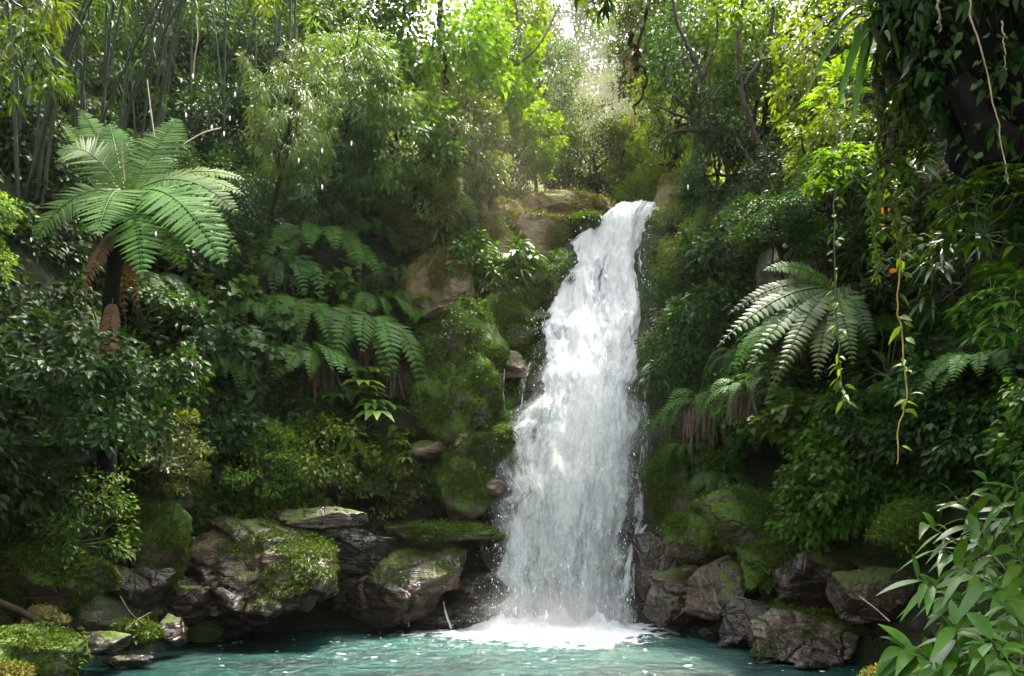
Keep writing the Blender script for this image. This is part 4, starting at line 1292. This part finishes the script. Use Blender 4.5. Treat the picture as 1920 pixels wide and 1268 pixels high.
# ------------------------------------------------------------------ bamboo stems on the left
r0 = np.random.default_rng(21)
for i in range(38):
    bx = r0.uniform(15, 330) if i < 27 else r0.uniform(330, 560)
    by = r0.uniform(300, 420) if i < 27 else r0.uniform(180, 300)
    h = hit(bx, by)
    Y0 = h[0][1] if h and h[0][1] < 30 else 22
    Y0 = min(Y0, 24) - .3
    lean = r0.normal(70, 60) if i < 27 else r0.normal(20, 60)
    P = spline([at(bx, by, Y0), at(bx + lean * .35, by - 190, Y0 - .2), at(bx + lean, by - 420, Y0 - .6), at(bx + lean * 1.7, by - 560, Y0 - 1.3)], 44)
    R = np.full(44, r0.uniform(.026, .05)) * np.linspace(1, .55, 44)
    R[::4] *= 1.22
    t = empty('bamboo', P[0], 'slender dark bamboo stem in the stand behind the tree fern' if i < 27 else 'thin bamboo stem in the thicket left of the pale plume', 'bamboo', 'bamboo stems on the left slope' if i < 27 else 'bamboo stems left of the pale plume')
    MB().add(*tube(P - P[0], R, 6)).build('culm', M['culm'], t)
    c_ = P[[18, 24, 28, 32, 36, 40, 43]] - P[0] + r0.normal(0, .25, (7, 3))
    MB().add(*cloud(c_, .35, 16, .26, .03, None, 2, 'lance', .6, .5, .6, r0=r0)).build('foliage', M['leaf_mid' if i % 3 == 0 else 'leaf_dark'], t)

# ------------------------------------------------------------------ shrubs on the walls
S_ = shrub
for a in (
        ('heart', 'leaf_mid', 425, 585, 150, 'heart-leaved plant on the dark wall below the bamboo plume'), ('heart', 'leaf_cool', 530, 655, 130, 'pale heart-leaved plant left of the lacy fern'),
        ('heart', 'leaf_dark', 470, 700, 150, 'dark heart-leaved plant below the pale heart-leaved one'), ('round', 'leaf_dark', 360, 660, 190, 'arching leafy shrub right of the tree fern trunk'),
         
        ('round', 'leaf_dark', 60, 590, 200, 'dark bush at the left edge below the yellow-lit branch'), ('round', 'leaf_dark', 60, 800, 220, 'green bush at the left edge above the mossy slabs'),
        ('fine', 'leaf_olive', 250, 855, 190, 'olive mossy bush draped over the roof of the dark cave'), ('fine', 'leaf_mid', 120, 985, 250, 'low spreading green plant on top of the left mossy slabs'),
        ('fine', 'leaf_light', 470, 880, 200, 'bright bush on the ledge over the left end of the fractured outcrop'), ('fine', 'leaf_light', 585, 880, 210, 'brightest small-leaved bush in the middle of the left ledge'),
        ('fine', 'leaf_olive', 680, 905, 180, 'yellowish bush at the right end of the left ledge'), ('fine', 'leaf_mid', 400, 985, 110, 'small green clump on the left shoulder of the fractured outcrop'),
        ('round', 'leaf_dark', 410, 830, 190, 'leafy bush between the cave and the left ledge'), ('big', 'leaf_light', 700, 800, 190, 'broad-leaved light green shrub beside the pale stones'),
        ('big', 'leaf_cool', 640, 840, 140, 'cooler broad-leaved shrub left of the light green one'), ('big', 'leaf_light', 750, 870, 110, 'small broad-leaved plant at the foot of the light green shrub'),
        ('fine', 'leaf_olive', 800, 730, 130, 'small-leaved olive cushion on the rib left of the moss wall'), ('fine', 'leaf_mid', 850, 660, 150, 'dense tiny-leaved patch left of the pinkish ledge'),
        ('lance', 'leaf_glossy', 960, 515, 120, 'glossy narrow-leaved plant in the middle of the wall left of the upper cascade'), ('fine', 'leaf_mid', 1035, 520, 90, 'small bush touching the left edge of the upper cascade'),
        ('lance', 'leaf_olive', 930, 560, 90, 'tuft of hanging narrow leaves below the upper ledge'), ('round', 'leaf_mid', 870, 500, 130, 'leafy bush under the upright lichen-covered block'),
        ('pinnate', 'leaf_mid', 690, 420, 170, 'feathery-leaved bush left of the misty wall'), ('round', 'leaf_dark', 620, 400, 160, 'dark round-leaved bush under the wide bamboo'),
        ('pinnate', 'leaf_cool', 500, 530, 170, 'shaded feathery bush below the pale bamboo plume'), ('round', 'leaf_dark', 380, 500, 180, 'dark bush below the right fronds of the tree fern'),
        ('lance', 'leaf_olive', 830, 440, 150, 'olive narrow-leaved plant hanging beside the misty wall'), ('fine', 'leaf_yellow', 880, 470, 70, 'small yellow-lit tuft beside the misty wall'),
        ('round', 'leaf_cool', 240, 600, 160, 'cool green bush behind the tree fern trunk'), ('round', 'leaf_dark', 560, 780, 150, 'dark bush in the shade under the lacy fern'),
        ('fine', 'leaf_cool', 1290, 560, 120, 'fine-leaved bush right of the upper cascade'), ('fine', 'leaf_olive', 1330, 500, 150, 'olive fine-leaved bush below the golden mossy boulder'),
        ('fine', 'leaf_cool', 1310, 660, 170, 'grey-green fine-leaved bush beside the middle cascade'), ('round', 'leaf_cool', 1380, 610, 180, 'cool green bush under the right fern'),
        ('lance', 'leaf_glossy', 1270, 710, 120, 'narrow-leaved plant beside the right edge of the middle cascade'), ('fine', 'leaf_light', 1320, 1010, 130, 'bright small-leaved clump just above the right waterline rocks'),
        ('fine', 'leaf_mid', 1270, 890, 110, 'small-leaved patch on the mossy wall right of the lower cascade'), ('round', 'leaf_mid', 1560, 900, 190, 'rounded leafy clump in the middle of the right creeper'),
        ('round', 'leaf_dark', 1680, 830, 200, 'dark leafy clump right of the yellow vine'), ('heart', 'leaf_mid', 1540, 800, 160, 'heart-leaved clump above the rounded leafy clump'),
        ('round', 'leaf_cool', 1790, 760, 200, 'cool dark bush above the glossy shrub'), ('round', 'leaf_dark', 1870, 830, 200, 'shaded bush at the right edge above the glossy shrub'),
        ('pinnate', 'fern', 1690, 690, 170, 'feathery plant in the shade right of the yellow vine'), ('pinnate', 'leaf_mid', 1470, 720, 150, 'feathery plant below the drooping right fern'),
        ('round', 'leaf_mid', 1600, 640, 180, 'leafy bush behind the pale-leaved vine'), ('round', 'leaf_dark', 1520, 420, 200, 'dark bush behind the right fern'),
        ('round', 'leaf_dark', 1740, 560, 220, 'dark leaf mass behind the orange leaves'), ('pinnate', 'leaf_yellow', 1610, 200, 150, 'yellow-lit feathery leaves beside the mossy hanging roots'),
        ('pinnate', 'leaf_mid', 1650, 330, 170, 'bright feathery leaves among the hanging roots'), ('lance', 'leaf_glossy', 1760, 400, 200, 'glossy lance-leaved plant below the leaning trunk'),
        ('lance', 'leaf_glossy', 1690, 470, 170, 'glinting lance-leaved plant behind the orange leaves'), ('lance', 'leaf_glossy', 1830, 520, 200, 'lance-leaved plant under the right end of the leaning trunk'),
        ('round', 'leaf_light', 1600, 470, 150, 'light green leafy spray above the right fern'), ('fine', 'leaf_olive', 1335, 440, 90, 'moss-coloured bush hanging on the golden boulder'),
        ('round', 'leaf_dark', 1400, 480, 170, 'dark bush on the right wall behind the mossy trunk')):
    S_(*a)
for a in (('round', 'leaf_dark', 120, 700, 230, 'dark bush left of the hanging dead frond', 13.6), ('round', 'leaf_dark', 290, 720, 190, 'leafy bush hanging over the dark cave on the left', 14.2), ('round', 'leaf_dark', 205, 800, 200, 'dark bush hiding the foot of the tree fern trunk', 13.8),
          ('big', 'leaf_mid', 1860, 430, 190, 'large-leaved vine clump hanging below the leaning trunk', 7.0), ('big', 'leaf_mid', 1900, 600, 170, 'large-leaved clump at the right edge halfway up', 6.6),
          ('big', 'leaf_light', 1600, 330, 120, 'light green sprig in front of the hanging roots', 8.5), ('round', 'leaf_light', -22, 400, 90, 'yellow-lit leafy branch at the left edge beside the tree fern', 9.5),
          ('round', 'leaf_light', -20, 500, 90, 'lower yellow-lit leafy branch at the left edge', 9.5), ('lance', 'leaf_yellow', 480, 0, 90, 'bright yellow bamboo sprig hanging from the top edge', 12.0),
          ('lance', 'leaf_mid', 35, 130, 150, 'drooping bamboo leaves near the top left corner', 12.5), ('lance', 'leaf_olive', 50, 20, 150, 'upper drooping bamboo leaves in the top left corner', 12.5),
          ('big', 'leaf_mid', 1110, 8, 90, 'leafy twig hanging into the top edge over the bright opening', 9.0), ('big', 'leaf_yellow', 1380, 0, 60, 'yellow leafy twig at the top edge', 10.0)):
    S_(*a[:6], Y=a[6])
F_ = fern
for a in (('tree', 655, 640, 235, 'largest lacy fern halfway up the left wall with brown dead fronds beneath', None, 0, True), ('fern', 575, 690, 190, 'fern with two fronds hanging down left of the largest lacy fern', None, 1, True),
          ('fern', 610, 480, 210, 'fern with one broad frond hanging below the wide bamboo', None, 2, False), ('leaf_dark', 530, 520, 180, 'dark fern in the shade under the pale bamboo plume', None, 0, True),
          ('sword', 735, 700, 160, 'pale sword fern right of the largest lacy fern', None, 1, True), ('sword', 765, 580, 140, 'straw-coloured tufted fern hanging beside the pale ledge', None, 1, False),
          ('sword', 720, 530, 130, 'sword fern in the mist above the straw-coloured tuft', None, 0, False), ('fern', 690, 450, 130, 'small fern under the feathery-leaved bush', None, 0, False),
          ('light', 850, 405, 130, 'yellow-green fern against the upright lichen-covered block', None, 0, False), ('leaf_dark', 440, 640, 150, 'shaded fern among the heart-leaved plants', None, 0, False),
          ('sword', 1330, 770, 210, 'sword fern curtain on the right wall with long dead fronds below', None, 0, True), ('sword', 1420, 740, 170, 'drooping sword fern right of the fern curtain', None, 0, True),
          ('fern', 1500, 640, 190, 'fern with dull brownish fronds below the spreading right fern', None, 1, True), ('leaf_dark', 1350, 900, 130, 'small dark fern at the mouth of the right hollow', None, 0, False),
          ('sword', 1250, 800, 110, 'little sword fern at the right edge of the lower cascade', None, 0, False), ('fern', 800, 600, 90, 'small fern on the pale broken ledge', None, 2, False),
          ('leaf_dark', 1600, 760, 150, 'dark fern in the right creeper below the leafy bush', None, 0, False), ('fern', 1860, 690, 190, 'dim fern at the right edge above the shaded bush', None, 2, False),
          ('sword', 980, 560, 70, 'tiny fern on the mossy step left of the upper cascade', None, 0, False), ('leaf_dark', 270, 540, 170, 'dark fern below the tree fern crown', None, 0, False)):
    F_(*a[:5], Y=a[5], v=a[6], skirt=a[7])
for a in (('fern', 480, 600, 200, 'fern hanging over the dark wall right of the cool green bush', 0), ('tree', 560, 600, 230, 'broad drooping fern between the two lacy ferns and the bamboo plume', 0), ('fern', 700, 590, 210, 'wide fern under the straw-coloured tufted fern', 1),
          ('fern', 640, 745, 190, 'fern hanging just below the largest lacy fern', 2), ('sword', 820, 660, 150, 'sword fern hanging over the mossy step', 1), ('tree', 420, 690, 200, 'dim lacy fern above the left end of the ledge', 0),
          ('fern', 770, 450, 170, 'fern in the glowing mist left of the tan rock face', 1), ('sword', 870, 540, 130, 'sword fern under the sunlit tan rock face', 0), ('fern', 1300, 590, 150, 'fern arching out right of the upper cascade', 0),
          ('sword', 1390, 680, 190, 'sword fern hanging between the spreading fern and the fern curtain', 0), ('tree', 1440, 800, 200, 'lacy fern hanging over the dark right hollow', 0), ('sword', 1290, 850, 150, 'sword fern low on the mossy wall right of the waterfall', 0),
          ('fern', 1700, 620, 180, 'fern half hidden behind the yellow vine', 2), ('fern', 340, 590, 180, 'fern spreading below the tree fern crown on its right', 1), ('sword', 560, 905, 110, 'small sword fern on the edge of the left ledge', 0)):
    F_(a[0], a[1], a[2], a[3] * .74, a[4], v=a[5])
for a in (('fine', 'leaf_mid', 880, 705, 110, 'small-leaved mat on the broad mossy step'), ('fine', 'leaf_light', 930, 780, 80, 'little bright tuft above the crumbling pinkish ledge'), ('fine', 'leaf_mid', 850, 900, 120, 'small-leaved mat below the crumbling pinkish ledge'),
          ('fine', 'leaf_olive', 955, 640, 90, 'olive tuft over the pinkish fractured ledge'), ('heart', 'leaf_mid', 620, 560, 130, 'heart-leaved plant in the gap between the wall ferns'), ('heart', 'leaf_cool', 400, 560, 150, 'cool heart-leaved plant under the right fronds of the tree fern'),
          ('big', 'leaf_mid', 560, 560, 130, 'broad-leaved plant behind the pale heart-leaved one'), ('lance', 'leaf_mid', 1240, 660, 90, 'narrow leaves fringing the right edge of the middle cascade'), ('fine', 'leaf_mid', 990, 590, 80, 'tiny bush on the step beside the upper cascade')):
    S_(*a, out=.2)
for a in (('fine', 'leaf_olive', 1258, 420, 80, 'hanging golden-green moss on the wall right of the waterfall lip'), ('fine', 'leaf_mid', 1262, 510, 80, 'small leafy fringe on the wall right of the upper cascade'), ('fine', 'leaf_olive', 1272, 340, 90, 'mossy tuft crowning the golden boulder'), ('lance', 'leaf_mid', 1250, 470, 60, 'small drooping leaves against the right edge of the upper cascade')):
    S_(*a, out=.25)
# spreading fern on the right: fronds reach left and down towards the pool
c = at(1562, 540, 14.5)
rf = empty('fern', c, 'spreading right fern whose pale fronds reach left over the pool', 'fern')
for tx, ty, dy, arch, wd, m in ((1430, 508, -.2, .42, .34, 'leaf_mid'), (1345, 650, -1.0, .6, .42, 'leaf_cool'), (1366, 590, -.4, .55, .36, 'leaf_cool'), (1400, 690, -1.2, .55, .42, 'leaf_cool'), (1462, 700, -1.4, .45, .42, 'leaf_cool'),
                                (1530, 715, -1.2, .35, .42, 'leaf_olive'), (1440, 740, -.6, .3, .42, 'leaf_olive'), (1640, 650, -.8, .45, .4, 'leaf_cool'), (1600, 690, -1.2, .4, .4, 'leaf_mid')):
    tip = at(tx, ty, 14.5 + dy)
    mid = (c + tip) / 2 + Zu * arch
    link('frond', frond_mesh(np.zeros(3), mid - c, tip - c, wd * 1.25, 22, 7, mat=m, N0=nrm(Zu * .7 + np.array([-.3, -1.2, 0])), hang=.15), rf)
link('dead_skirt', SKIRT, rf)

# ------------------------------------------------------------------ vines, roots, sprays
def vine(pts, r, label, lm=None, nl=40, L=.12, W=.07, mat='stalk', nm='vine', cat='vine', prof='ovate', spread=.05, droop=.4, n=3):
    P = spline([at(*p) for p in pts], 60)
    sd0 = int(rng.integers(9999))
    P[1:-1] += 1.6 * r * np.stack([vnoise(np.c_[np.arange(58) * .33, np.zeros((58, 2)) + j], sd0 + j) for j in range(3)], -1)
    t = empty(nm, P[0], label, cat)
    MB().add(*tube(P - P[0], np.linspace(r, r * .6, 60), 6)).build('stem', M[mat], t)
    if lm:
        i = rng.integers(0, 60, nl)
        az = rng.uniform(0, 2 * np.pi, nl)
        D = nrm(np.stack([np.cos(az), np.sin(az) - .4, rng.normal(-.35, .4, nl)], -1))
        V, Q = leaves(P[i] - P[0] + D * spread * rng.random((nl, 1)), D, nrm(Zu * .6 + np.array([0, -.8, 0]) + rng.normal(0, .4, (nl, 3))), L * rng.uniform(.6, 1.2, nl), W * rng.uniform(.7, 1.2, nl), n, .15, droop, prof)
        MB().add(V, Q).build('foliage', M[lm], t)
    return t


vy = vine([(1672, 420, 8.6), (1690, 480, 8.5), (1680, 560, 8.5), (1688, 620, 8.5), (1700, 735, 8.5), (1688, 790, 8.5), (1682, 870, 8.5)], .011, 'long yellow vine with scattered lime leaves', 'leaf_yellow', 22, .16, .06, 'pale_stalk')
V0 = np.array(vy.location)
for px, py, L in ((1652, 392, .13), (1650, 414, .13), (1672, 503, .09)):
    V, Q = leaves(at(px - 4, py + 8, 8.3) - V0, (.8, -.1, .45), (0, -1, .3), L, L * .62, 5, .15, .2, 'ovate')
    o = MB().add(V, Q).build('leaf', M['orange'], vy)
    o['label'] = 'bright orange dying leaf'
vine([(1640, 20, 7.6), (1650, 180, 7.6), (1668, 330, 7.6), (1660, 430, 7.7)], .03, 'leafy vine down the middle of the hanging mossy roots', 'leaf_light', 90, .10, .06, 'bark')
vine([(1575, 230, 9.5), (1565, 420, 9.5), (1572, 640, 9.5), (1582, 760, 9.4)], .012, 'pale-leaved vine dangling left of the yellow vine', 'leaf_light', 70, .13, .05)
vine([(1812, -20, 6.0), (1828, 60, 6.0), (1850, 130, 6.0), (1868, 220, 6.0), (1882, 300, 6.0), (1892, 345, 6.0)], .007, 'grey liana with sparse heart leaves in front of the black leaning trunk', 'leaf_cool', 34, .075, .055, 'dry_stalk', prof='heart', spread=.25)
vine([(1878, 40, 6.0), (1884, 90, 6.0), (1886, 132, 6.0)], .006, 'short bare hanging root at the right of the black trunk', None, 0, mat='dry_stalk', nm='aerial_root', cat='root')
vine([(1758, -20, 6.4), (1760, 30, 6.4), (1763, 58, 6.4)], .012, 'stubby tan root tip hanging from the black trunk', None, 0, mat='dry_stalk', nm='aerial_root', cat='root')
for k, (x, y0, y1, r, lb) in enumerate(((1662, 30, 420, .05, 'thickest mossy root hanging below the strap leaves'), (1700, 60, 330, .045, 'mossy hanging root right of the thickest one'), (1726, 90, 300, .03, 'thin mossy root nearest the black trunk'),
                                        (1640, 160, 520, .02, 'long thin root left of the thickest mossy root'), (1690, 240, 470, .04, 'dark knotted root with mossy clumps'))):
    vine([(x, y0 - 60, 7.4), (x + 6, (y0 + y1) / 2 - 40, 7.4), (x - 4, (y0 + y1) / 2 + 40, 7.4), (x + 3, y1, 7.4)], r, lb, 'moss', 420, .05, .02, 'bark_moss', 'aerial_root', 'root', spread=r * 2)
vine([(1222, -30, 9.0), (1212, 40, 9.0), (1196, 90, 9.0), (1200, 120, 9.0), (1216, 145, 9.0), (1202, 180, 9.0), (1186, 215, 9.0)], .022, 'dark twisted vine hanging in front of the bright opening', None, 0, mat='bark')
t = empty('seed_pod', at(1186, 205, 9.0), 'golden seed pod on the tip of the twisted vine', 'seed pod')
V, Q = leaves(np.array([[0, 0, 0], [.02, 0, 0], [-.02, 0, 0], [0, -.02, 0], [.01, .02, 0]]), np.array([[0, 0, -1.], [.12, 0, -1], [-.12, 0, -1], [0, -.1, -1], [.05, .1, -1]]), (0, -1, 0), .2, .03, 5, .3, 0, 'lance')
MB().add(V, Q).build('husk', M['pale_stalk'], t)
vine([(1180, 60, 9.0), (1192, 110, 9.0), (1190, 130, 9.0)], .03, 'frayed brown tuft halfway down the twisted vine', 'dead', 26, .16, .025, 'bark', 'dead_leaf_tuft', 'dead leaves')
for pts, lb in (([(276, 150, 14), (282, 200, 13.9), (290, 258, 13.8)], 'pale dry stalk sticking up out of the tree fern'), ([(368, 28, 14), (371, 70, 14), (365, 110, 14), (362, 150, 14)], 'pale dry root hanging above the tree fern'),
                ([(228, 262, 14.4), (230, 300, 14.4), (234, 340, 14.4)], 'reddish dry leaf stalk in the heart of the tree fern')):
    dead(pts, .012, 'dry_stalk', lb)
dead([(345, 270, 15), (380, 250, 15.2), (415, 240, 15.4)], .012, 'dead_twig', 'thin dead twig right of the tree fern crown', cat='twig')
dead([(-20, 1122, 12.2), (40, 1148, 12.2), (95, 1178, 12.3), (135, 1200, 12.4)], np.linspace(.075, .04, 24), 'fallen_branch', 'fallen branch sloping across the mossy stones at the left', 'bark', 'branch')
dead([(225, 1118, 14.4), (245, 1150, 14.2), (270, 1172, 14)], .013, 'dead_twig', 'dark dead twig on the wet grey rock', 'bark', 'twig')
dead([(236, 1178, 13.6), (262, 1160, 13.7), (284, 1148, 13.8)], .007, 'dead_twig', 'short pale stick leaning beside the pointed stone', cat='twig')
dead([(1610, 1118, 12), (1640, 1140, 11.8), (1668, 1165, 11.6)], .01, 'dead_twig', 'thin straight twig left of the glossy shrub', cat='twig')
# strap-leaved epiphyte on the leaning tree
c = at(1650, 30, 7.3)
ep = empty('epiphyte', c, 'strap-leaved epiphyte arching out from the leaning tree', 'epiphyte')
k = 0
for tx, ty, dy, arch, wd in ((1470, 130, 0, .5, .06), (1500, 210, -.2, .55, .07), (1560, 250, -.3, .5, .08), (1600, 190, -.3, .35, .07), (1480, 40, .3, .35, .06), (1530, 110, .1, .5, .07), (1690, 140, -.4, .3, .06), (1590, 300, -.2, .5, .07), (1510, -20, .2, .2, .07), (1560, 60, -.4, .3, .06)):
    tip = at(tx, ty, 7.3 + dy)
    R = bez(np.zeros(3), (tip - c) / 2 + Zu * arch, tip - c, 16)
    Tn = nrm(np.gradient(R, axis=0))
    S = nrm(np.cross(Tn, Zu + np.array([0, -.6, 0])))
    N = np.cross(S, Tn)
    wv = (wd * .5 * PROF['strap'](np.linspace(0, 1, 16)))[:, None]
    V = np.stack([R + S * wv + N * wv * .3, R, R - S * wv + N * wv * .3], 1)
    MB().add(V, grid_q(16, 3)).build('strap_leaf', M['leaf_glossy'], ep)
# ------------------------------------------------------------------ the big dark leaning tree over the right bank
tp = spline([at(2330, 1180, 7.6), at(2120, 520, 7.4), at(1900, 90, 7.2), at(1740, -230, 7.0), at(1560, -620, 6.8)], 50)
lt = empty('leaning_tree', tp[0], 'huge black shaded tree trunk leaning in from the right', 'tree')
wob = 1 + .12 * vnoise(np.c_[np.arange(50) * .35, np.zeros((50, 2))], 8)
def gnarl(V, Q, a):
    return V + a * np.stack([fbm(V * np.array([2.5, 2.5, 1.2]), 70 + j, 4) for j in range(3)], -1), Q


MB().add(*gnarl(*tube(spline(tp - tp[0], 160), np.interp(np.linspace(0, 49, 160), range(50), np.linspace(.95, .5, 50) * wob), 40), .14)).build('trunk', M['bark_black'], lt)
for pts in ([(1900, 60, 7.1), (1820, 20, 6.9), (1700, 10, 7.2), (1640, 40, 7.3)], [(1780, -150, 7), (1500, -260, 7.5), (1200, -420, 8.5)], [(1960, 250, 7.3), (2050, 60, 7.8), (2200, -200, 8.5)], [(1990, 300, 7.2), (1900, 290, 6.9), (1850, 250, 6.8), (1790, 150, 6.8)]):
    P = spline([at(*p) for p in pts], 24) - tp[0]
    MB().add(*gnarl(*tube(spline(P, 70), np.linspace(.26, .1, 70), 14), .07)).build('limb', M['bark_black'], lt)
r0 = np.random.default_rng(76)
i = r0.integers(6, 50, 800)
az = r0.uniform(-.3, 3.6, 800)
e_ = tp[i] + np.stack([-np.sin(az) * .85, -np.abs(np.cos(az)) * .9, r0.normal(-.1, .35, 800)], -1) * r0.uniform(.8, 1.35, (800, 1))
MB().add(*cloud(e_ - tp[0], .16, 8, .10, .07, None, 4, 'heart', .3, .6, fold=.15, r0=r0)).build('creeper', M['leaf_dark'], lt)
r0 = np.random.default_rng(77)
e_ = np.stack([r0.uniform(-1.5, 8, 260), r0.uniform(2.0, 13, 260), r0.uniform(7.6, 12, 260)], -1)
e_ = e_[(e_[:, 0] > 1.8) & (HZ - (e_[:, 2] - CZ - .9) / e_[:, 1] * F < -30)]
MB().add(*cloud(e_ - tp[0], .8, 60, .26, .14, None, 1, r0=r0)).build('crown', M['leaf_dark'], lt)  # unseen crown kept above the view, spread out to shade the right bank
# ------------------------------------------------------------------ glossy shrubs in the near right corner
def ginger(root_px, tips, label, L=.42, W=.115, seed=0, mat='leaf_glossy'):
    r0 = np.random.default_rng(seed)
    b = at(*root_px)
    t = empty('shrub', b, label, 'shrub')
    for tip in tips:
        e = at(*tip)
        P = spline([np.zeros(3) + r0.normal(0, .06, 3), (e - b) * .55 + Zu * .18 + r0.normal(0, .05, 3), e - b], 20)
        s = MB().add(*tube(P, np.linspace(.014, .006, 20), 6)).build('stalk', M['stalk'], t)
        n = 19
        i = np.linspace(5, 19, n).astype(int)
        Tn = nrm(np.gradient(P, axis=0))[i]
        az = np.arange(n) * 2.2 + r0.random() * 6
        S = nrm(np.cross(Tn, np.array([0, 1., .2])))
        D = nrm(Tn * .7 + S * np.cos(az)[:, None] + np.cross(S, Tn) * np.sin(az)[:, None] * .8 + np.array([-.25, -.25, -.05]) + r0.normal(0, .2, (n, 3)))
        Ls = L * r0.uniform(.6, 1.15, n)
        V, Q = leaves(P[i], D, nrm(Zu + np.array([0, -.45, 0]) + r0.normal(0, .25, (n, 3))), Ls, Ls * W / L, 8, .18, .45 * r0.uniform(.4, 1.4, n), 'lance')
        MB().add(V, Q).build('foliage', M[mat], s)
    return t


ginger((1900, 1420, 5.2), [(1690, 1215, 5.4), (1735, 1240, 5.0), (1790, 1170, 5.0), (1860, 1200, 4.7), (1900, 1260, 4.4), (1700, 1290, 4.9), (1800, 1290, 4.6), (1890, 1120, 5.0)], 'nearest glossy shrub in the bottom right corner with the largest leaves', .33, .088, 1)
ginger((1990, 1330, 5.9), [(1720, 1085, 5.9), (1790, 1060, 5.8), (1850, 1090, 5.6), (1900, 1020, 5.7), (1770, 1120, 5.8), (1930, 1130, 5.4), (1830, 1010, 5.9)], 'middle glossy shrub above the nearest one at the lower right', .30, .075, 2)
ginger((2010, 1240, 6.6), [(1740, 985, 6.6), (1790, 930, 6.6), (1850, 905, 6.5), (1900, 890, 6.4), (1820, 980, 6.4), (1890, 960, 6.3), (1760, 1030, 6.5), (1940, 930, 6.3)], 'uppermost glossy shrub leaning in from the right edge', .32, .076, 3)
# ------------------------------------------------------------------ drops falling through the air
for px, py in ((290, 74), (441, 176), (397, 238), (604, 282), (431, 221), (340, 150), (362, 142), (349, 215), (659, 268), (604, 350), (292, 438), (1290, 350), (420, 250), (560, 300)):
    V, Q = IC[2]
    o = MB().add(V * np.array([.012, .012, .038]) * (1 - .3 * V[:, 2:3]), Q).build('water_drop', M['water_drop'])
    o.location = [float(v) for v in at(px, py, 11.5)]
    tag(o, 'white drop of water falling through the air on the left' if px < 1000 else 'lone white drop of water falling right of the lip', 'water drop', 'falling water drops' if px < 1000 else None)
